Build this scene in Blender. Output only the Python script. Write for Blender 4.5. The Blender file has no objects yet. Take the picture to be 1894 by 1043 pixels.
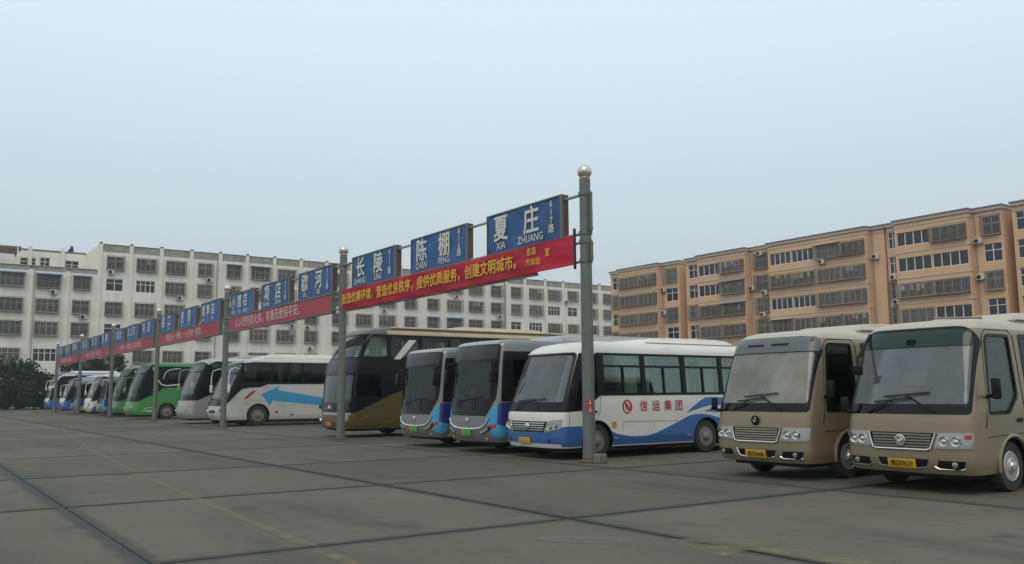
import bpy, bmesh, math, random
from mathutils import Vector, Matrix
random.seed(7)
sc = bpy.context.scene
COL = sc.collection
PI = math.pi

# ---------------------------------------------------------------- camera, sky, sun, exposure
cam_d = bpy.data.cameras.new('camera'); cam = bpy.data.objects.new('camera', cam_d); COL.objects.link(cam)
YAW, PITCH, ROLL = math.radians(145.1732), math.radians(7.1864), math.radians(-0.3907)
fv = Vector((math.cos(YAW)*math.cos(PITCH), math.sin(YAW)*math.cos(PITCH), math.sin(PITCH)))
rv = fv.cross(Vector((0, 0, 1))).normalized(); uv = rv.cross(fv)
r2 = rv*math.cos(ROLL)+uv*math.sin(ROLL); u2 = -rv*math.sin(ROLL)+uv*math.cos(ROLL)
cam.matrix_world = Matrix(((r2.x, u2.x, -fv.x, 0), (r2.y, u2.y, -fv.y, 0), (r2.z, u2.z, -fv.z, 1.5), (0, 0, 0, 1)))
cam_d.sensor_width = 36; cam_d.lens = 36*1630.52/1894; cam_d.clip_start = .1; cam_d.clip_end = 2000
sc.camera = cam

SUN_EL, SUN_AZ = math.radians(52), math.radians(-50)      # azimuth from +x, counter-clockwise
wd = bpy.data.worlds.new('World'); sc.world = wd; wd.use_nodes = True
nt = wd.node_tree; nt.nodes.clear()
def N(t, typ, **k):
    n = t.nodes.new(typ)
    for a, b in k.items(): setattr(n, a, b)
    return n
wo = N(nt, 'ShaderNodeOutputWorld'); bg = N(nt, 'ShaderNodeBackground'); bg.inputs[1].default_value = 1.0
sky = N(nt, 'ShaderNodeTexSky', sky_type='NISHITA', sun_disc=False)
sky.sun_elevation = SUN_EL; sky.sun_rotation = math.radians(90)-SUN_AZ; sky.dust_density = 6; sky.air_density = 1.2
# overcast veil: even all round the horizon, brightening towards the zenith
tc = N(nt, 'ShaderNodeTexCoord'); sx = N(nt, 'ShaderNodeSeparateXYZ'); rp_ = N(nt, 'ShaderNodeValToRGB')
nt.links.new(tc.outputs['Generated'], sx.inputs[0]); nt.links.new(sx.outputs[2], rp_.inputs[0])
el = rp_.color_ramp.elements
el[0].position = 0.0; el[0].color = (.475, .53, .55, 1)
el[1].position = 1.0; el[1].color = (.74, .86, .93, 1)
e = el.new(.16); e.color = (.555, .64, .685, 1)
e = el.new(.42); e.color = (.725, .86, .945, 1)
sm = N(nt, 'ShaderNodeMixRGB', blend_type='ADD'); sm.inputs[0].default_value = .008
nt.links.new(rp_.outputs[0], sm.inputs[1]); nt.links.new(sky.outputs[0], sm.inputs[2])
nt.links.new(sm.outputs[0], bg.inputs[0]); nt.links.new(bg.outputs[0], wo.inputs[0])
sd = bpy.data.lights.new('sun', 'SUN'); sd.energy = 0.85; sd.angle = math.radians(35); sd.color = (1, .93, .82)
so = bpy.data.objects.new('sun', sd); COL.objects.link(so)
so.rotation_euler = Vector((math.cos(SUN_AZ)*math.cos(SUN_EL), math.sin(SUN_AZ)*math.cos(SUN_EL), math.sin(SUN_EL))).to_track_quat('Z', 'Y').to_euler()
so.location = (0, -20, 40)
vs = sc.view_settings; vs.view_transform = 'Standard'; vs.look = 'None'; vs.gamma = 1; vs.exposure = 0.0

# ---------------------------------------------------------------- materials
def lin(c):
    return tuple(((v/255)/12.92 if v/255 <= .04045 else ((v/255+.055)/1.055)**2.4) for v in c)
MATS = {}
def pbsdf(m): return m.node_tree.nodes['Principled BSDF']
def mat(name, col, rough=.5, metal=0., var=.12, scale=3., coat=0., grime=0., spec=.5, rnd=0., bump=0., streak=0.):
    """col: linear base colour; var: noise variation; grime: dirt patches; rnd: variation per object"""
    if name in MATS: return MATS[name]
    col = (col[0]*1.05, col[1]*.99, col[2]*.92)
    m = bpy.data.materials.new(name); m.use_nodes = True; t = m.node_tree; b = pbsdf(m)
    b.inputs['Roughness'].default_value = rough; b.inputs['Metallic'].default_value = metal
    b.inputs['Coat Weight'].default_value = coat; b.inputs['Coat Roughness'].default_value = .12
    b.inputs['Specular IOR Level'].default_value = spec
    g = N(t, 'ShaderNodeNewGeometry'); nz = N(t, 'ShaderNodeTexNoise'); nz.inputs['Scale'].default_value = scale
    nz.inputs['Detail'].default_value = 6; t.links.new(g.outputs['Position'], nz.inputs['Vector'])
    mx = N(t, 'ShaderNodeMixRGB'); mx.inputs[1].default_value = tuple(c*(1-var) for c in col)+(1,)
    mx.inputs[2].default_value = tuple(min(1, c*(1+var)) for c in col)+(1,)
    t.links.new(nz.outputs['Fac'], mx.inputs[0]); out = mx.outputs[0]
    if rnd:
        oi = N(t, 'ShaderNodeObjectInfo'); mp = N(t, 'ShaderNodeMapRange'); mp.inputs[3].default_value = 1-rnd; mp.inputs[4].default_value = 1+rnd
        mu = N(t, 'ShaderNodeVectorMath', operation='SCALE'); t.links.new(oi.outputs['Random'], mp.inputs[0])
        t.links.new(out, mu.inputs[0]); t.links.new(mp.outputs[0], mu.inputs['Scale']); out = mu.outputs[0]
    if grime or streak:
        n2 = N(t, 'ShaderNodeTexNoise'); n2.inputs['Scale'].default_value = .9 if streak else 1.7; n2.inputs['Detail'].default_value = 9; n2.inputs['Roughness'].default_value = .7
        if streak:
            mpg = N(t, 'ShaderNodeMapping'); mpg.inputs['Scale'].default_value = (1.5, 1.5, .18); t.links.new(g.outputs['Position'], mpg.inputs[0]); t.links.new(mpg.outputs[0], n2.inputs['Vector'])
        else: t.links.new(g.outputs['Position'], n2.inputs['Vector'])
        cr = N(t, 'ShaderNodeValToRGB'); cr.color_ramp.elements[0].position = .48; cr.color_ramp.elements[1].position = .78
        t.links.new(n2.outputs['Fac'], cr.inputs[0])
        ml = N(t, 'ShaderNodeMath', operation='MULTIPLY'); ml.inputs[1].default_value = max(grime, streak); t.links.new(cr.outputs[0], ml.inputs[0])
        m2 = N(t, 'ShaderNodeMixRGB'); m2.inputs[2].default_value = (.16, .14, .115, 1); t.links.new(ml.outputs[0], m2.inputs[0]); t.links.new(out, m2.inputs[1]); out = m2.outputs[0]
    t.links.new(out, b.inputs['Base Color'])
    if bump:
        bp = N(t, 'ShaderNodeBump'); bp.inputs['Strength'].default_value = bump; bp.inputs['Distance'].default_value = .02
        n3 = N(t, 'ShaderNodeTexNoise'); n3.inputs['Scale'].default_value = 40; n3.inputs['Detail'].default_value = 5; t.links.new(g.outputs['Position'], n3.inputs['Vector'])
        t.links.new(n3.outputs['Fac'], bp.inputs['Height']); t.links.new(bp.outputs[0], b.inputs['Normal'])
    MATS[name] = m; return m
def glass(name, tint, dust=0., dustcol=(.4, .38, .34), rough=.03, refl=1.):
    if name in MATS: return MATS[name]
    m = bpy.data.materials.new(name); m.use_nodes = True; t = m.node_tree; t.nodes.clear()
    o = N(t, 'ShaderNodeOutputMaterial'); tr = N(t, 'ShaderNodeBsdfTransparent'); tr.inputs[0].default_value = tint+(1,)
    df = N(t, 'ShaderNodeBsdfDiffuse'); df.inputs[0].default_value = dustcol+(1,)
    gl = N(t, 'ShaderNodeBsdfGlossy'); gl.inputs['Roughness'].default_value = rough
    fr = N(t, 'ShaderNodeFresnel'); fr.inputs[0].default_value = 1.5
    a = N(t, 'ShaderNodeMixShader'); b = N(t, 'ShaderNodeMixShader')
    g = N(t, 'ShaderNodeNewGeometry'); nz = N(t, 'ShaderNodeTexNoise'); nz.inputs['Scale'].default_value = 2.5; nz.inputs['Detail'].default_value = 5
    t.links.new(g.outputs['Position'], nz.inputs['Vector'])
    mp = N(t, 'ShaderNodeMapRange'); mp.inputs[1].default_value = .3; mp.inputs[2].default_value = .7; mp.inputs[3].default_value = dust*.75; mp.inputs[4].default_value = min(1, dust*1.25)
    t.links.new(nz.outputs['Fac'], mp.inputs[0]); t.links.new(mp.outputs[0], a.inputs[0])
    t.links.new(tr.outputs[0], a.inputs[1]); t.links.new(df.outputs[0], a.inputs[2])
    ml = N(t, 'ShaderNodeMath', operation='MULTIPLY'); ml.inputs[1].default_value = refl; t.links.new(fr.outputs[0], ml.inputs[0])
    t.links.new(ml.outputs[0], b.inputs[0]); t.links.new(a.outputs[0], b.inputs[1]); t.links.new(gl.outputs[0], b.inputs[2]); t.links.new(b.outputs[0], o.inputs[0])
    MATS[name] = m; return m

M_BLACK = mat('black trim', (.009, .009, .010), .3, var=.2, spec=.2)
M_GLOSSB = mat('gloss black panel', (.008, .0075, .009), .12, var=.1, spec=.25)
M_RUBBER = mat('tyre rubber', (.028, .027, .026), .8, var=.25, scale=9, grime=.25)
M_RIM = mat('grey steel rim', (.20, .19, .18), .5, .3, var=.25, grime=.35)
M_SILVERRIM = mat('silver wheel cover', (.52, .52, .52), .3, .6, var=.1)
M_CHROME = mat('chrome', (.75, .75, .76), .15, 1., var=.03)
M_STEEL = mat('galvanised steel', (.145, .160, .150), .5, .3, var=.22, scale=5, grime=.3)
M_RAIL = mat('pale galvanised rail', (.30, .31, .30), .45, .3, var=.15)
M_BALL = mat('brushed steel ball', (.62, .60, .55), .3, .7, var=.15)
M_RUST = mat('rusty brown steel', (.06, .035, .03), .7, var=.3)
M_UNDER = mat('dark underside', (.02, .019, .018), .9)
M_SEAT = mat('seat fabric', (.05, .055, .075), .9, var=.2, rnd=.2)
M_DASH = mat('grey dashboard', (.07, .07, .075), .6)
M_CURT = mat('bus curtain cloth', (.42, .45, .40), .9, var=.12, scale=6)
M_LENS = mat('headlight lens', (.38, .39, .41), .15, .75, var=.1, scale=20)
M_AMBER = mat('amber lens', (.65, .16, .03), .25)
M_REDL = mat('red lens', (.45, .03, .025), .25)
M_YPLATE = mat('yellow number plate', (.62, .40, .02), .45, var=.1, grime=.15)
M_GPLATE = mat('green number plate', (.10, .36, .12), .45, var=.1)
M_OPLATE = mat('orange number plate end', (.55, .25, .05), .45, var=.1)
M_INK = mat('black print', (.02, .018, .015), .6)
M_WHITEINK = mat('white print', (.62, .64, .62), .6, var=.15, scale=8)
M_GOLD = mat('gold print', (.72, .45, .03), .6, var=.12, scale=6)
M_PINKINK = mat('pale pink print', (.56, .42, .42), .6, var=.15)
M_REDINK = mat('red print', (.42, .02, .03), .5)
G_TINT = glass('tinted bus glass', (.62, .66, .65), refl=.7)
G_DARK = glass('dark bus glass', (.38, .40, .40), refl=.7)
G_GREEN = glass('greenish bus glass', (.82, .90, .86), refl=.6)
G_WS = glass('windscreen glass', (.80, .84, .82), .02, refl=.6)
G_WSDUST = glass('dusty tan windscreen', (.7, .7, .66), .42, (.46, .42, .36), .08, 1.2)
G_WSGREY = glass('dusty grey windscreen', (.68, .71, .71), .26, (.30, .30, .30), .06, 1.3)
G_ROOM = glass('house window glass', (.42, .45, .46), .06, (.3, .3, .3), .04, 1.1)

# ---------------------------------------------------------------- object helpers
def wloc(o):
    v = Vector((0, 0, 0))
    while o: v += o.location; o = o.parent
    return v
def link(o, parent=None, at=None):
    COL.objects.link(o)
    if parent is not None:
        o.parent = parent
        if at is not None: o.location = Vector(at)-wloc(parent)
    elif at is not None: o.location = at
    return o
def thing(name, label, cat, loc=(0, 0, 0), group=None, kind=None):
    o = bpy.data.objects.new(name, None); o.empty_display_size = .2; COL.objects.link(o); o.location = loc
    return tag(o, label, cat, group, kind)
def tag(o, label=None, cat=None, group=None, kind=None):
    if label: o['label'] = label
    if cat: o['category'] = cat
    if group: o['group'] = group
    if kind: o['kind'] = kind
    return o
class MB:
    """collects shapes for ONE mesh"""
    def __init__(s): s.v = []; s.f = []; s.m = []; s.mats = []
    def _mi(s, m):
        if m is None: m = 0
        if isinstance(m, int): return m
        if m not in s.mats: s.mats.append(m)
        return s.mats.index(m)
    def add(s, vs, fs, m=None):
        o = len(s.v); s.v += [tuple(v) for v in vs]; k = s._mi(m)
        for f in fs: s.f.append([o+i for i in f]); s.m.append(k)
        return s
    def box(s, x0, x1, y0, y1, z0, z1, m=None):
        return s.add([(x, y, z) for z in (z0, z1) for y in (y0, y1) for x in (x0, x1)],
                     [(0, 2, 3, 1), (4, 5, 7, 6), (0, 1, 5, 4), (2, 6, 7, 3), (0, 4, 6, 2), (1, 3, 7, 5)], m)
    def tube(s, pts, r, n=8, m=None, r2=None):
        P = [Vector(p) for p in pts]; rings = []
        for i, p in enumerate(P):
            d = (P[min(i+1, len(P)-1)]-P[max(i-1, 0)]).normalized()
            a = d.orthogonal().normalized() if abs(d.z) > .95 else d.cross(Vector((0, 0, 1))).normalized(); b = d.cross(a)
            rr = r if r2 is None else r+(r2-r)*i/(len(P)-1)
            rings.append([p+a*rr*math.cos(2*PI*k/n)+b*rr*math.sin(2*PI*k/n) for k in range(n)])
        vs = [v for q in rings for v in q]
        fs = [(i*n+k, i*n+(k+1) % n, (i+1)*n+(k+1) % n, (i+1)*n+k) for i in range(len(P)-1) for k in range(n)]
        fs += [tuple(range(n))[::-1], tuple((len(P)-1)*n+k for k in range(n))]
        return s.add(vs, fs, m)
    def lathe(s, prof, n=20, axis='z', c=(0, 0, 0), m=None, caps=True):
        vs = []
        for (r, h) in prof:
            for k in range(n):
                a = 2*PI*k/n; x, y = r*math.cos(a), r*math.sin(a)
                p = (x, y, h) if axis == 'z' else ((h, x, y) if axis == 'x' else (y, h, x))
                vs.append((p[0]+c[0], p[1]+c[1], p[2]+c[2]))
        fs = [(i*n+k, i*n+(k+1) % n, (i+1)*n+(k+1) % n, (i+1)*n+k) for i in range(len(prof)-1) for k in range(n)]
        if caps: fs += [tuple(range(n))[::-1], tuple((len(prof)-1)*n+k for k in range(n))]
        return s.add(vs, fs, m)
    def quad(s, a, b, c, d, m=None): return s.add([a, b, c, d], [(0, 1, 2, 3)], m)
    def mesh(s, name, mats=None, smooth=30):
        me = bpy.data.meshes.new(name); me.from_pydata(s.v, [], s.f)
        for q in (s.mats if s.mats else (mats if isinstance(mats, (list, tuple)) else [mats])): me.materials.append(q)
        for p, k in zip(me.polygons, s.m): p.material_index = k
        finish(me, smooth); return me
    def build(s, name, mats=None, parent=None, at=None, smooth=30):
        """vertices relative to 'at' when given, else relative to the parent"""
        o = bpy.data.objects.new(name, s.mesh(name, mats, smooth)); return link(o, parent, at)
def finish(me, smooth=30, recalc=True):
    bm = bmesh.new(); bm.from_mesh(me)
    if recalc: bmesh.ops.recalc_face_normals(bm, faces=bm.faces)
    if smooth:
        a = math.radians(smooth)
        for f in bm.faces: f.smooth = True
        for e_ in bm.edges:
            e_.smooth = e_.calc_face_angle(4) < a
    bm.to_mesh(me); bm.free()
def place(name, me, parent=None, at=None, rz=0):
    o = bpy.data.objects.new(name, me); link(o, parent, at); o.rotation_euler.z = rz; return o
def rbox_mesh(name, sx_, sy_, sz_, r, m, seg=3):
    bm = bmesh.new(); bmesh.ops.create_cube(bm, size=1)
    for v in bm.verts: v.co = Vector((v.co.x*sx_, v.co.y*sy_, v.co.z*sz_))
    bmesh.ops.bevel(bm, geom=bm.edges[:], offset=r, segments=seg, affect='EDGES', profile=.5)
    me = bpy.data.meshes.new(name); bm.to_mesh(me); bm.free(); me.materials.append(m); finish(me, 40); return me
TXT = {}
def text_mesh(body, size, bold=.0, sx_=1.0, space=1.0, align='CENTER'):
    key = (body, size, bold, sx_, space, align)
    if key in TXT: return TXT[key].copy()
    c = bpy.data.curves.new('lettering', 'FONT'); c.body = body; c.size = size; c.align_x = align; c.align_y = 'CENTER'
    c.resolution_u = 2; c.space_character = space
    o = bpy.data.objects.new('lettering', c); COL.objects.link(o)
    me = bpy.data.meshes.new_from_object(o.evaluated_get(bpy.context.evaluated_depsgraph_get()))
    bpy.data.objects.remove(o); bpy.data.curves.remove(c)
    if bold:                                              # heavier strokes: shifted layers, half a millimetre apart
        v0 = [v.co.copy() for v in me.vertices]; f0 = [tuple(p.vertices) for p in me.polygons]; V_, F_ = [], []
        for k, (dx, dy) in enumerate(((0, 0), (1, .4), (-1, -.4), (.4, -1), (-.4, 1))):
            o_ = len(V_); V_ += [(p.x+dx*bold*size, p.y+dy*bold*size, p.z+.0005*k) for p in v0]; F_ += [tuple(i+o_ for i in f) for f in f0]
        me = bpy.data.meshes.new('lettering'); me.from_pydata(V_, [], F_)
    for v in me.vertices: v.co.x *= sx_
    me.name = 'lettering'; TXT[key] = me; return me.copy()
def lettering(body, size, m, parent, loc, face='-y', name='lettering', **k):
    me = text_mesh(body, size, **k); me.materials.clear(); me.materials.append(m)
    o = bpy.data.objects.new(name, me); COL.objects.link(o); o.parent = parent; o.location = loc
    o.rotation_euler = (PI/2, 0, 0) if face == '-y' else (PI/2, 0, PI/2)
    return o
def rp(pts, r=.08, seg=4):
    """polygon with rounded corners; a point may carry its own radius as third value"""
    out = []; n = len(pts)
    for i in range(n):
        a, b, c = Vector(pts[i-1][:2]), Vector(pts[i][:2]), Vector(pts[(i+1) % n][:2])
        rr = pts[i][2] if len(pts[i]) > 2 else r
        d1, d2 = (a-b), (c-b); q = min(rr, d1.length*.45, d2.length*.45)
        if q < .004: out.append(tuple(b)); continue
        p1 = b+d1.normalized()*q; p2 = b+d2.normalized()*q
        for k in range(seg+1):
            t = k/seg; out.append(tuple(p1*(1-t)**2+b*2*t*(1-t)+p2*t*t))
    return out
def rect(a0, a1, b0, b1): return [(a0, b0), (a1, b0), (a1, b1), (a0, b1)]
# ---------------------------------------------------------------- ground: tar-bedded concrete slabs
M_TAR = mat('tar joint filler', (.033, .038, .038), .8, var=.25, scale=6)
def slab_material():
    m = bpy.data.materials.new('worn concrete'); m.use_nodes = True; t = m.node_tree; b = pbsdf(m); L = t.links.new
    g = N(t, 'ShaderNodeNewGeometry'); P = g.outputs['Position']
    def noise(s, d=8, r=.6, vec=P):
        n = N(t, 'ShaderNodeTexNoise'); n.inputs['Scale'].default_value = s; n.inputs['Detail'].default_value = d; n.inputs['Roughness'].default_value = r; L(vec, n.inputs['Vector']); return n.outputs['Fac']
    def mixc(f, a, c):
        x = N(t, 'ShaderNodeMixRGB'); L(f, x.inputs[0])
        for i, q in ((1, a), (2, c)):
            if isinstance(q, tuple): x.inputs[i].default_value = q+(1,)
            else: L(q, x.inputs[i])
        return x.outputs[0]
    def ramp(f, a, c):
        x = N(t, 'ShaderNodeMapRange'); x.inputs[1].default_value = a; x.inputs[2].default_value = c; L(f, x.inputs[0]); return x.outputs[0]
    def mul(a, k):
        x = N(t, 'ShaderNodeMath', operation='MULTIPLY'); L(a, x.inputs[0])
        if isinstance(k, float): x.inputs[1].default_value = k
        else: L(k, x.inputs[1])
        return x.outputs[0]
    base = mixc(ramp(noise(.35), .3, .7), (.094, .081, .061), (.132, .114, .086))
    base = mixc(mul(ramp(noise(9, 6, .7), .35, .8), .45), base, (.062, .055, .045))
    # long tyre-worn and oil-darkened patches
    mp = N(t, 'ShaderNodeMapping'); mp.inputs['Scale'].default_value = (.09, .5, 1); L(P, mp.inputs[0])
    base = mixc(mul(ramp(noise(1.6, 6, .6, mp.outputs[0]), .50, .70), .65), base, (.050, .048, .043))
    base = mixc(mul(ramp(noise(.9, 4, .55), .62, .74), .6), base, (.042, .040, .036))
    base = mixc(mul(ramp(noise(.8, 9, .75), .55, .8), .4), base, (.135, .124, .105))
    oi = N(t, 'ShaderNodeObjectInfo'); mr = N(t, 'ShaderNodeMapRange'); mr.inputs[3].default_value = .84; mr.inputs[4].default_value = 1.14; L(oi.outputs['Random'], mr.inputs[0])
    sc_ = N(t, 'ShaderNodeVectorMath', operation='SCALE'); L(base, sc_.inputs[0]); L(mr.outputs[0], sc_.inputs['Scale']); base = sc_.outputs[0]
    at_ = N(t, 'ShaderNodeAttribute'); at_.attribute_name = 'edge'
    ad = N(t, 'ShaderNodeMath', operation='ADD'); L(at_.outputs['Fac'], ad.inputs[0]); L(mul(noise(3.2, 8, .7), 1.0), ad.inputs[1])
    base = mixc(mul(ramp(ad.outputs[0], 1.10, 1.38), .7), base, (.036, .041, .040))
    L(base, b.inputs['Base Color']); b.inputs['Roughness'].default_value = .85; b.inputs['Specular IOR Level'].default_value = .3
    bp = N(t, 'ShaderNodeBump'); bp.inputs['Strength'].default_value = .25; bp.inputs['Distance'].default_value = .01; L(noise(30, 6), bp.inputs['Height']); L(bp.outputs[0], b.inputs['Normal'])
    return m
M_SLAB = slab_material()
gm = MB().quad((-210, -210, -.02), (210, -210, -.02), (210, 210, -.02), (-210, 210, -.02))
ground = gm.build('ground', M_TAR, at=(0, 0, 0)); tag(ground, kind='structure')
XJ = [11.7, 6.65, 1.55, -3.5, -8.54, -13.54, -18.63, -24.8]+[-24.8-5.15*k for k in range(1, 21)]
YJ = [1.97-4.9*k for k in (3, 2, 1)]+[1.97, 6.76, 11.83, 16.8, 21.7, 26.6, 31.5]
rs = random.Random(3)
for i in range(len(XJ)-1):
    for j in range(len(YJ)-1):
        x1, x0 = XJ[i]-.042, XJ[i+1]+.042; y0, y1 = YJ[j]+.042, YJ[j+1]-.042
        cx_, cy_ = (x0+x1)/2, (y0+y1)/2; hx, hy = (x1-x0)/2, (y1-y0)/2; dz = rs.uniform(-.002, .002)
        vs_, ed = [], []
        for (q, z, e_) in ((0, -.05, 1), (0, -.006, 1), (.008, 0, 1), (.34, 0, 0)):
            for sx_, sy_ in ((-1, -1), (1, -1), (1, 1), (-1, 1)): vs_.append((sx_*(hx-q), sy_*(hy-q), z+(dz if z > -.01 else 0))); ed.append(e_)
        fs_ = [(4*k+a, 4*k+(a+1) % 4, 4*k+4+(a+1) % 4, 4*k+4+a) for k in range(3) for a in range(4)]+[(12, 13, 14, 15)]
        me = bpy.data.meshes.new('slab'); me.from_pydata(vs_, [], fs_); me.materials.append(M_SLAB)
        at_ = me.attributes.new('edge', 'FLOAT', 'POINT'); at_.data.foreach_set('value', ed)
        place('slab', me, ground, (cx_, cy_, 0))
# painted markings, sheets of their own
def paint_mat(name, col, wear):
    m = mat(name, col, .75, var=.15, scale=4); t = m.node_tree; b = pbsdf(m)
    g = N(t, 'ShaderNodeNewGeometry'); n = N(t, 'ShaderNodeTexNoise'); n.inputs['Scale'].default_value = 2.2; n.inputs['Detail'].default_value = 10; n.inputs['Roughness'].default_value = .75
    t.links.new(g.outputs['Position'], n.inputs['Vector']); r_ = N(t, 'ShaderNodeMapRange'); r_.inputs[1].default_value = wear; r_.inputs[2].default_value = wear+.28; r_.inputs[4].default_value = .75
    t.links.new(n.outputs['Fac'], r_.inputs[0]); t.links.new(r_.outputs[0], b.inputs['Alpha']); return m
M_YEL = paint_mat('worn yellow road paint', (.24, .205, .11), .40)
M_YEL2 = paint_mat('faint yellow road paint', (.22, .17, .065), .46)
M_PALE = paint_mat('pale scuffed patch', (.17, .17, .16), .34)
def strip(pts, w, m, label):
    P = [Vector((p[0], p[1], 0)) for p in pts]; b_ = MB(); L_ = []; R_ = []
    for i, p in enumerate(P):
        d = (P[min(i+1, len(P)-1)]-P[max(i-1, 0)]).normalized(); n = Vector((-d.y, d.x, 0))*w/2
        L_.append((p.x+n.x, p.y+n.y, .006)); R_.append((p.x-n.x, p.y-n.y, .006))
    for i in range(len(P)-1): b_.quad(R_[i], R_[i+1], L_[i+1], L_[i], m)
    o = b_.build('road_marking', m, at=(0, 0, 0)); o['kind'] = 'structure'; return o
strip([(-3-d, 3.3+.028*d+.0011*d*d) for d in range(0, 46, 3)], .13, M_YEL, '')
strip([(-11.1, 9.56), (-9.6, 9.6)], .08, M_YEL2, ''); strip([(-7.7, 9.85), (-6, 9.98), (-2, 10.4)], .09, M_YEL2, '')
strip([(-6.45, 12.0), (-6.62, 13.9), (-6.7, 19)], .11, M_YEL2, ''); strip([(-19.6, 11), (-22, 10.6)], .09, M_YEL2, '')
arrow = MB().add([(-6.75, 6.6, .006), (-5.72, 6.3, .006), (-5.82, 6.78, .006), (-2.0, 6.95, .006), (-2.0, 7.25, .006), (-5.86, 7.12, .006), (-5.9, 7.5, .006)], [(0, 1, 2, 3, 4, 5, 6)])
o = arrow.build('road_marking', M_YEL, at=(0, 0, 0)); o['kind'] = 'structure'
pt = MB().add([(-7.2+.30*math.cos(a)*1.25-.28*math.sin(a)*.5, 5.9+.32*math.cos(a)+.15*math.sin(a), .005) for a in [2*PI*k/20 for k in range(20)]], [tuple(range(20))])
o = pt.build('road_marking', M_PALE, at=(0, 0, 0)); o['kind'] = 'structure'

# ---------------------------------------------------------------- apartment buildings
M_WWALL = mat('stained white render', (.83, .81, .77), .9, var=.08, scale=.8, streak=.26, bump=.1)
M_WPIL = mat('white pilaster render', (.80, .78, .74), .9, var=.08, scale=1.2, streak=.25)
M_WPAR = mat('weathered parapet render', (.34, .325, .295), .95, var=.5, scale=1.6, streak=.9)
M_CAP = mat('dark mossy coping', (.14, .125, .11), .95, var=.3)
M_ORANGE = mat('orange render', (.64, .43, .265), .9, var=.07, scale=.8, streak=.12)
M_TRIM = mat('grey white trim', (.50, .46, .42), .9, var=.1, streak=.2)
M_EAVE = mat('grey roof edging', (.22, .20, .185), .9, var=.2)
M_FRAME = mat('white window frame', (.75, .75, .73), .5, var=.08)
M_ALU = mat('dull aluminium frame', (.36, .345, .32), .6, .2, var=.2, rnd=.3)
M_CAGE = mat('grey steel cage', (.27, .25, .225), .6, .2, var=.25, rnd=.25)
M_CAGEP = mat('dusty mesh panel', (.23, .21, .19), .8, var=.2, rnd=.25)
M_BLUEAWN = mat('blue awning sheet', (.10, .20, .42), .5, var=.15)
M_GREYAWN = mat('grey awning sheet', (.36, .34, .32), .6, var=.15)
M_AC = mat('air conditioner casing', (.55, .54, .50), .5, var=.1, grime=.2)
M_PIPE = mat('grey drain pipe', (.27, .26, .24), .7, var=.2)
M_CURTS = [mat('curtain '+n, c, .9, var=.15, rnd=.25) for n, c in (('cream', (.42, .39, .33)), ('grey', (.26, .26, .26)), ('pink', (.34, .19, .17)), ('white', (.55, .54, .52)))]
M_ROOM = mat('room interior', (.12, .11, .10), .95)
CACHE = {}
def cached(key, fn):
    if key not in CACHE: CACHE[key] = fn()
    return CACHE[key]
def facade(mb, ax, plane, u0, u1, z0, z1, ops, depth, m, inw):
    """wall sheet with openings (u0,u1,z0,z1) and reveals running 'inw' (signed) inwards"""
    us = sorted({u0, u1}|{q for o_ in ops for q in o_[:2]}); zs = sorted({z0, z1}|{q for o_ in ops for q in o_[2:4]})
    pt_ = (lambda u, z, d=0: (plane+inw*d, u, z)) if ax == 'x' else (lambda u, z, d=0: (u, plane+inw*d, z))
    for a, b in zip(us, us[1:]):
        for c, d in zip(zs, zs[1:]):
            mu, mz = (a+b)/2, (c+d)/2
            if not any(o_[0] < mu < o_[1] and o_[2] < mz < o_[3] for o_ in ops): mb.quad(pt_(a, c), pt_(b, c), pt_(b, d), pt_(a, d), m)
    for a, b, c, d in [o_[:4] for o_ in ops]:
        for p, q in (((a, c), (b, c)), ((b, c), (b, d)), ((b, d), (a, d)), ((a, d), (a, c))):
            mb.quad(pt_(*p), pt_(*q), pt_(*q, depth), pt_(*p, depth), m)
def f_frame(w, h, nc, tr, m=None):
    b = MB(); t = .07
    b.box(-w/2, w/2, -.03, .04, 0, t).box(-w/2, w/2, -.03, .04, h-t, h).box(-w/2, -w/2+t, -.03, .04, t, h-t).box(w/2-t, w/2, -.03, .04, t, h-t)
    for k in range(1, nc):
        x = -w/2+w*k/nc; b.box(x-.045, x+.045, -.035, .035, t, h-t)
    if tr: b.box(-w/2+t, w/2-t, -.028, .03, h*tr-.035, h*tr+.035)
    return b.mesh('window', m or M_FRAME, 0)
def f_pane(w, h): return MB().box(-w/2, w/2, -.004, .004, 0, h).mesh('pane', G_ROOM, 0)
def f_curtain(w, h, i):
    b = MB(); n = 9
    for k in range(n):
        x0, x1 = -w/2+w*k/n, -w/2+w*(k+1)/n; y0, y1 = (.04 if k % 2 else -.04), (-.04 if k % 2 else .04)
        b.quad((x0, y0, 0), (x1, y1, 0), (x1, y1, h), (x0, y0, h))
    return b.mesh('curtain', M_CURTS[i], 0)
def f_cage(w, h, d, kind):
    b = MB(); t = .035
    for z in (0, h*.5, h):
        b.box(-w/2, w/2, -d, -d+t, z-t/2, z+t/2); 
        for s in (-1, 1): b.box(s*w/2-t/2, s*w/2+t/2, -d+t, .02, z-t/2, z+t/2)
    n = int(w/.13)
    for k in range(n+1):
        x = -w/2+w*k/n; th = .022 if k % 4 else .04
        b.box(x-th/2, x+th/2, -d-.003, -d+t-.003, -.01, h+.01)
    for s in (-1, 1):
        for k in range(1, 4): b.box(s*w/2-.011, s*w/2+.011, -d+d*k/4-.011, -d+d*k/4+.011, 0, h)
    b.box(-w/2, w/2, -d, .02, -.06, -.03)
    if kind: 
        for k in range(1, 6): b.box(-w/2+.02, w/2-.02, -d+.003, -d+t-.006, h*k/6-.012, h*k/6+.012)
    return b.mesh('security_cage', M_CAGE, 0)
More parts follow.
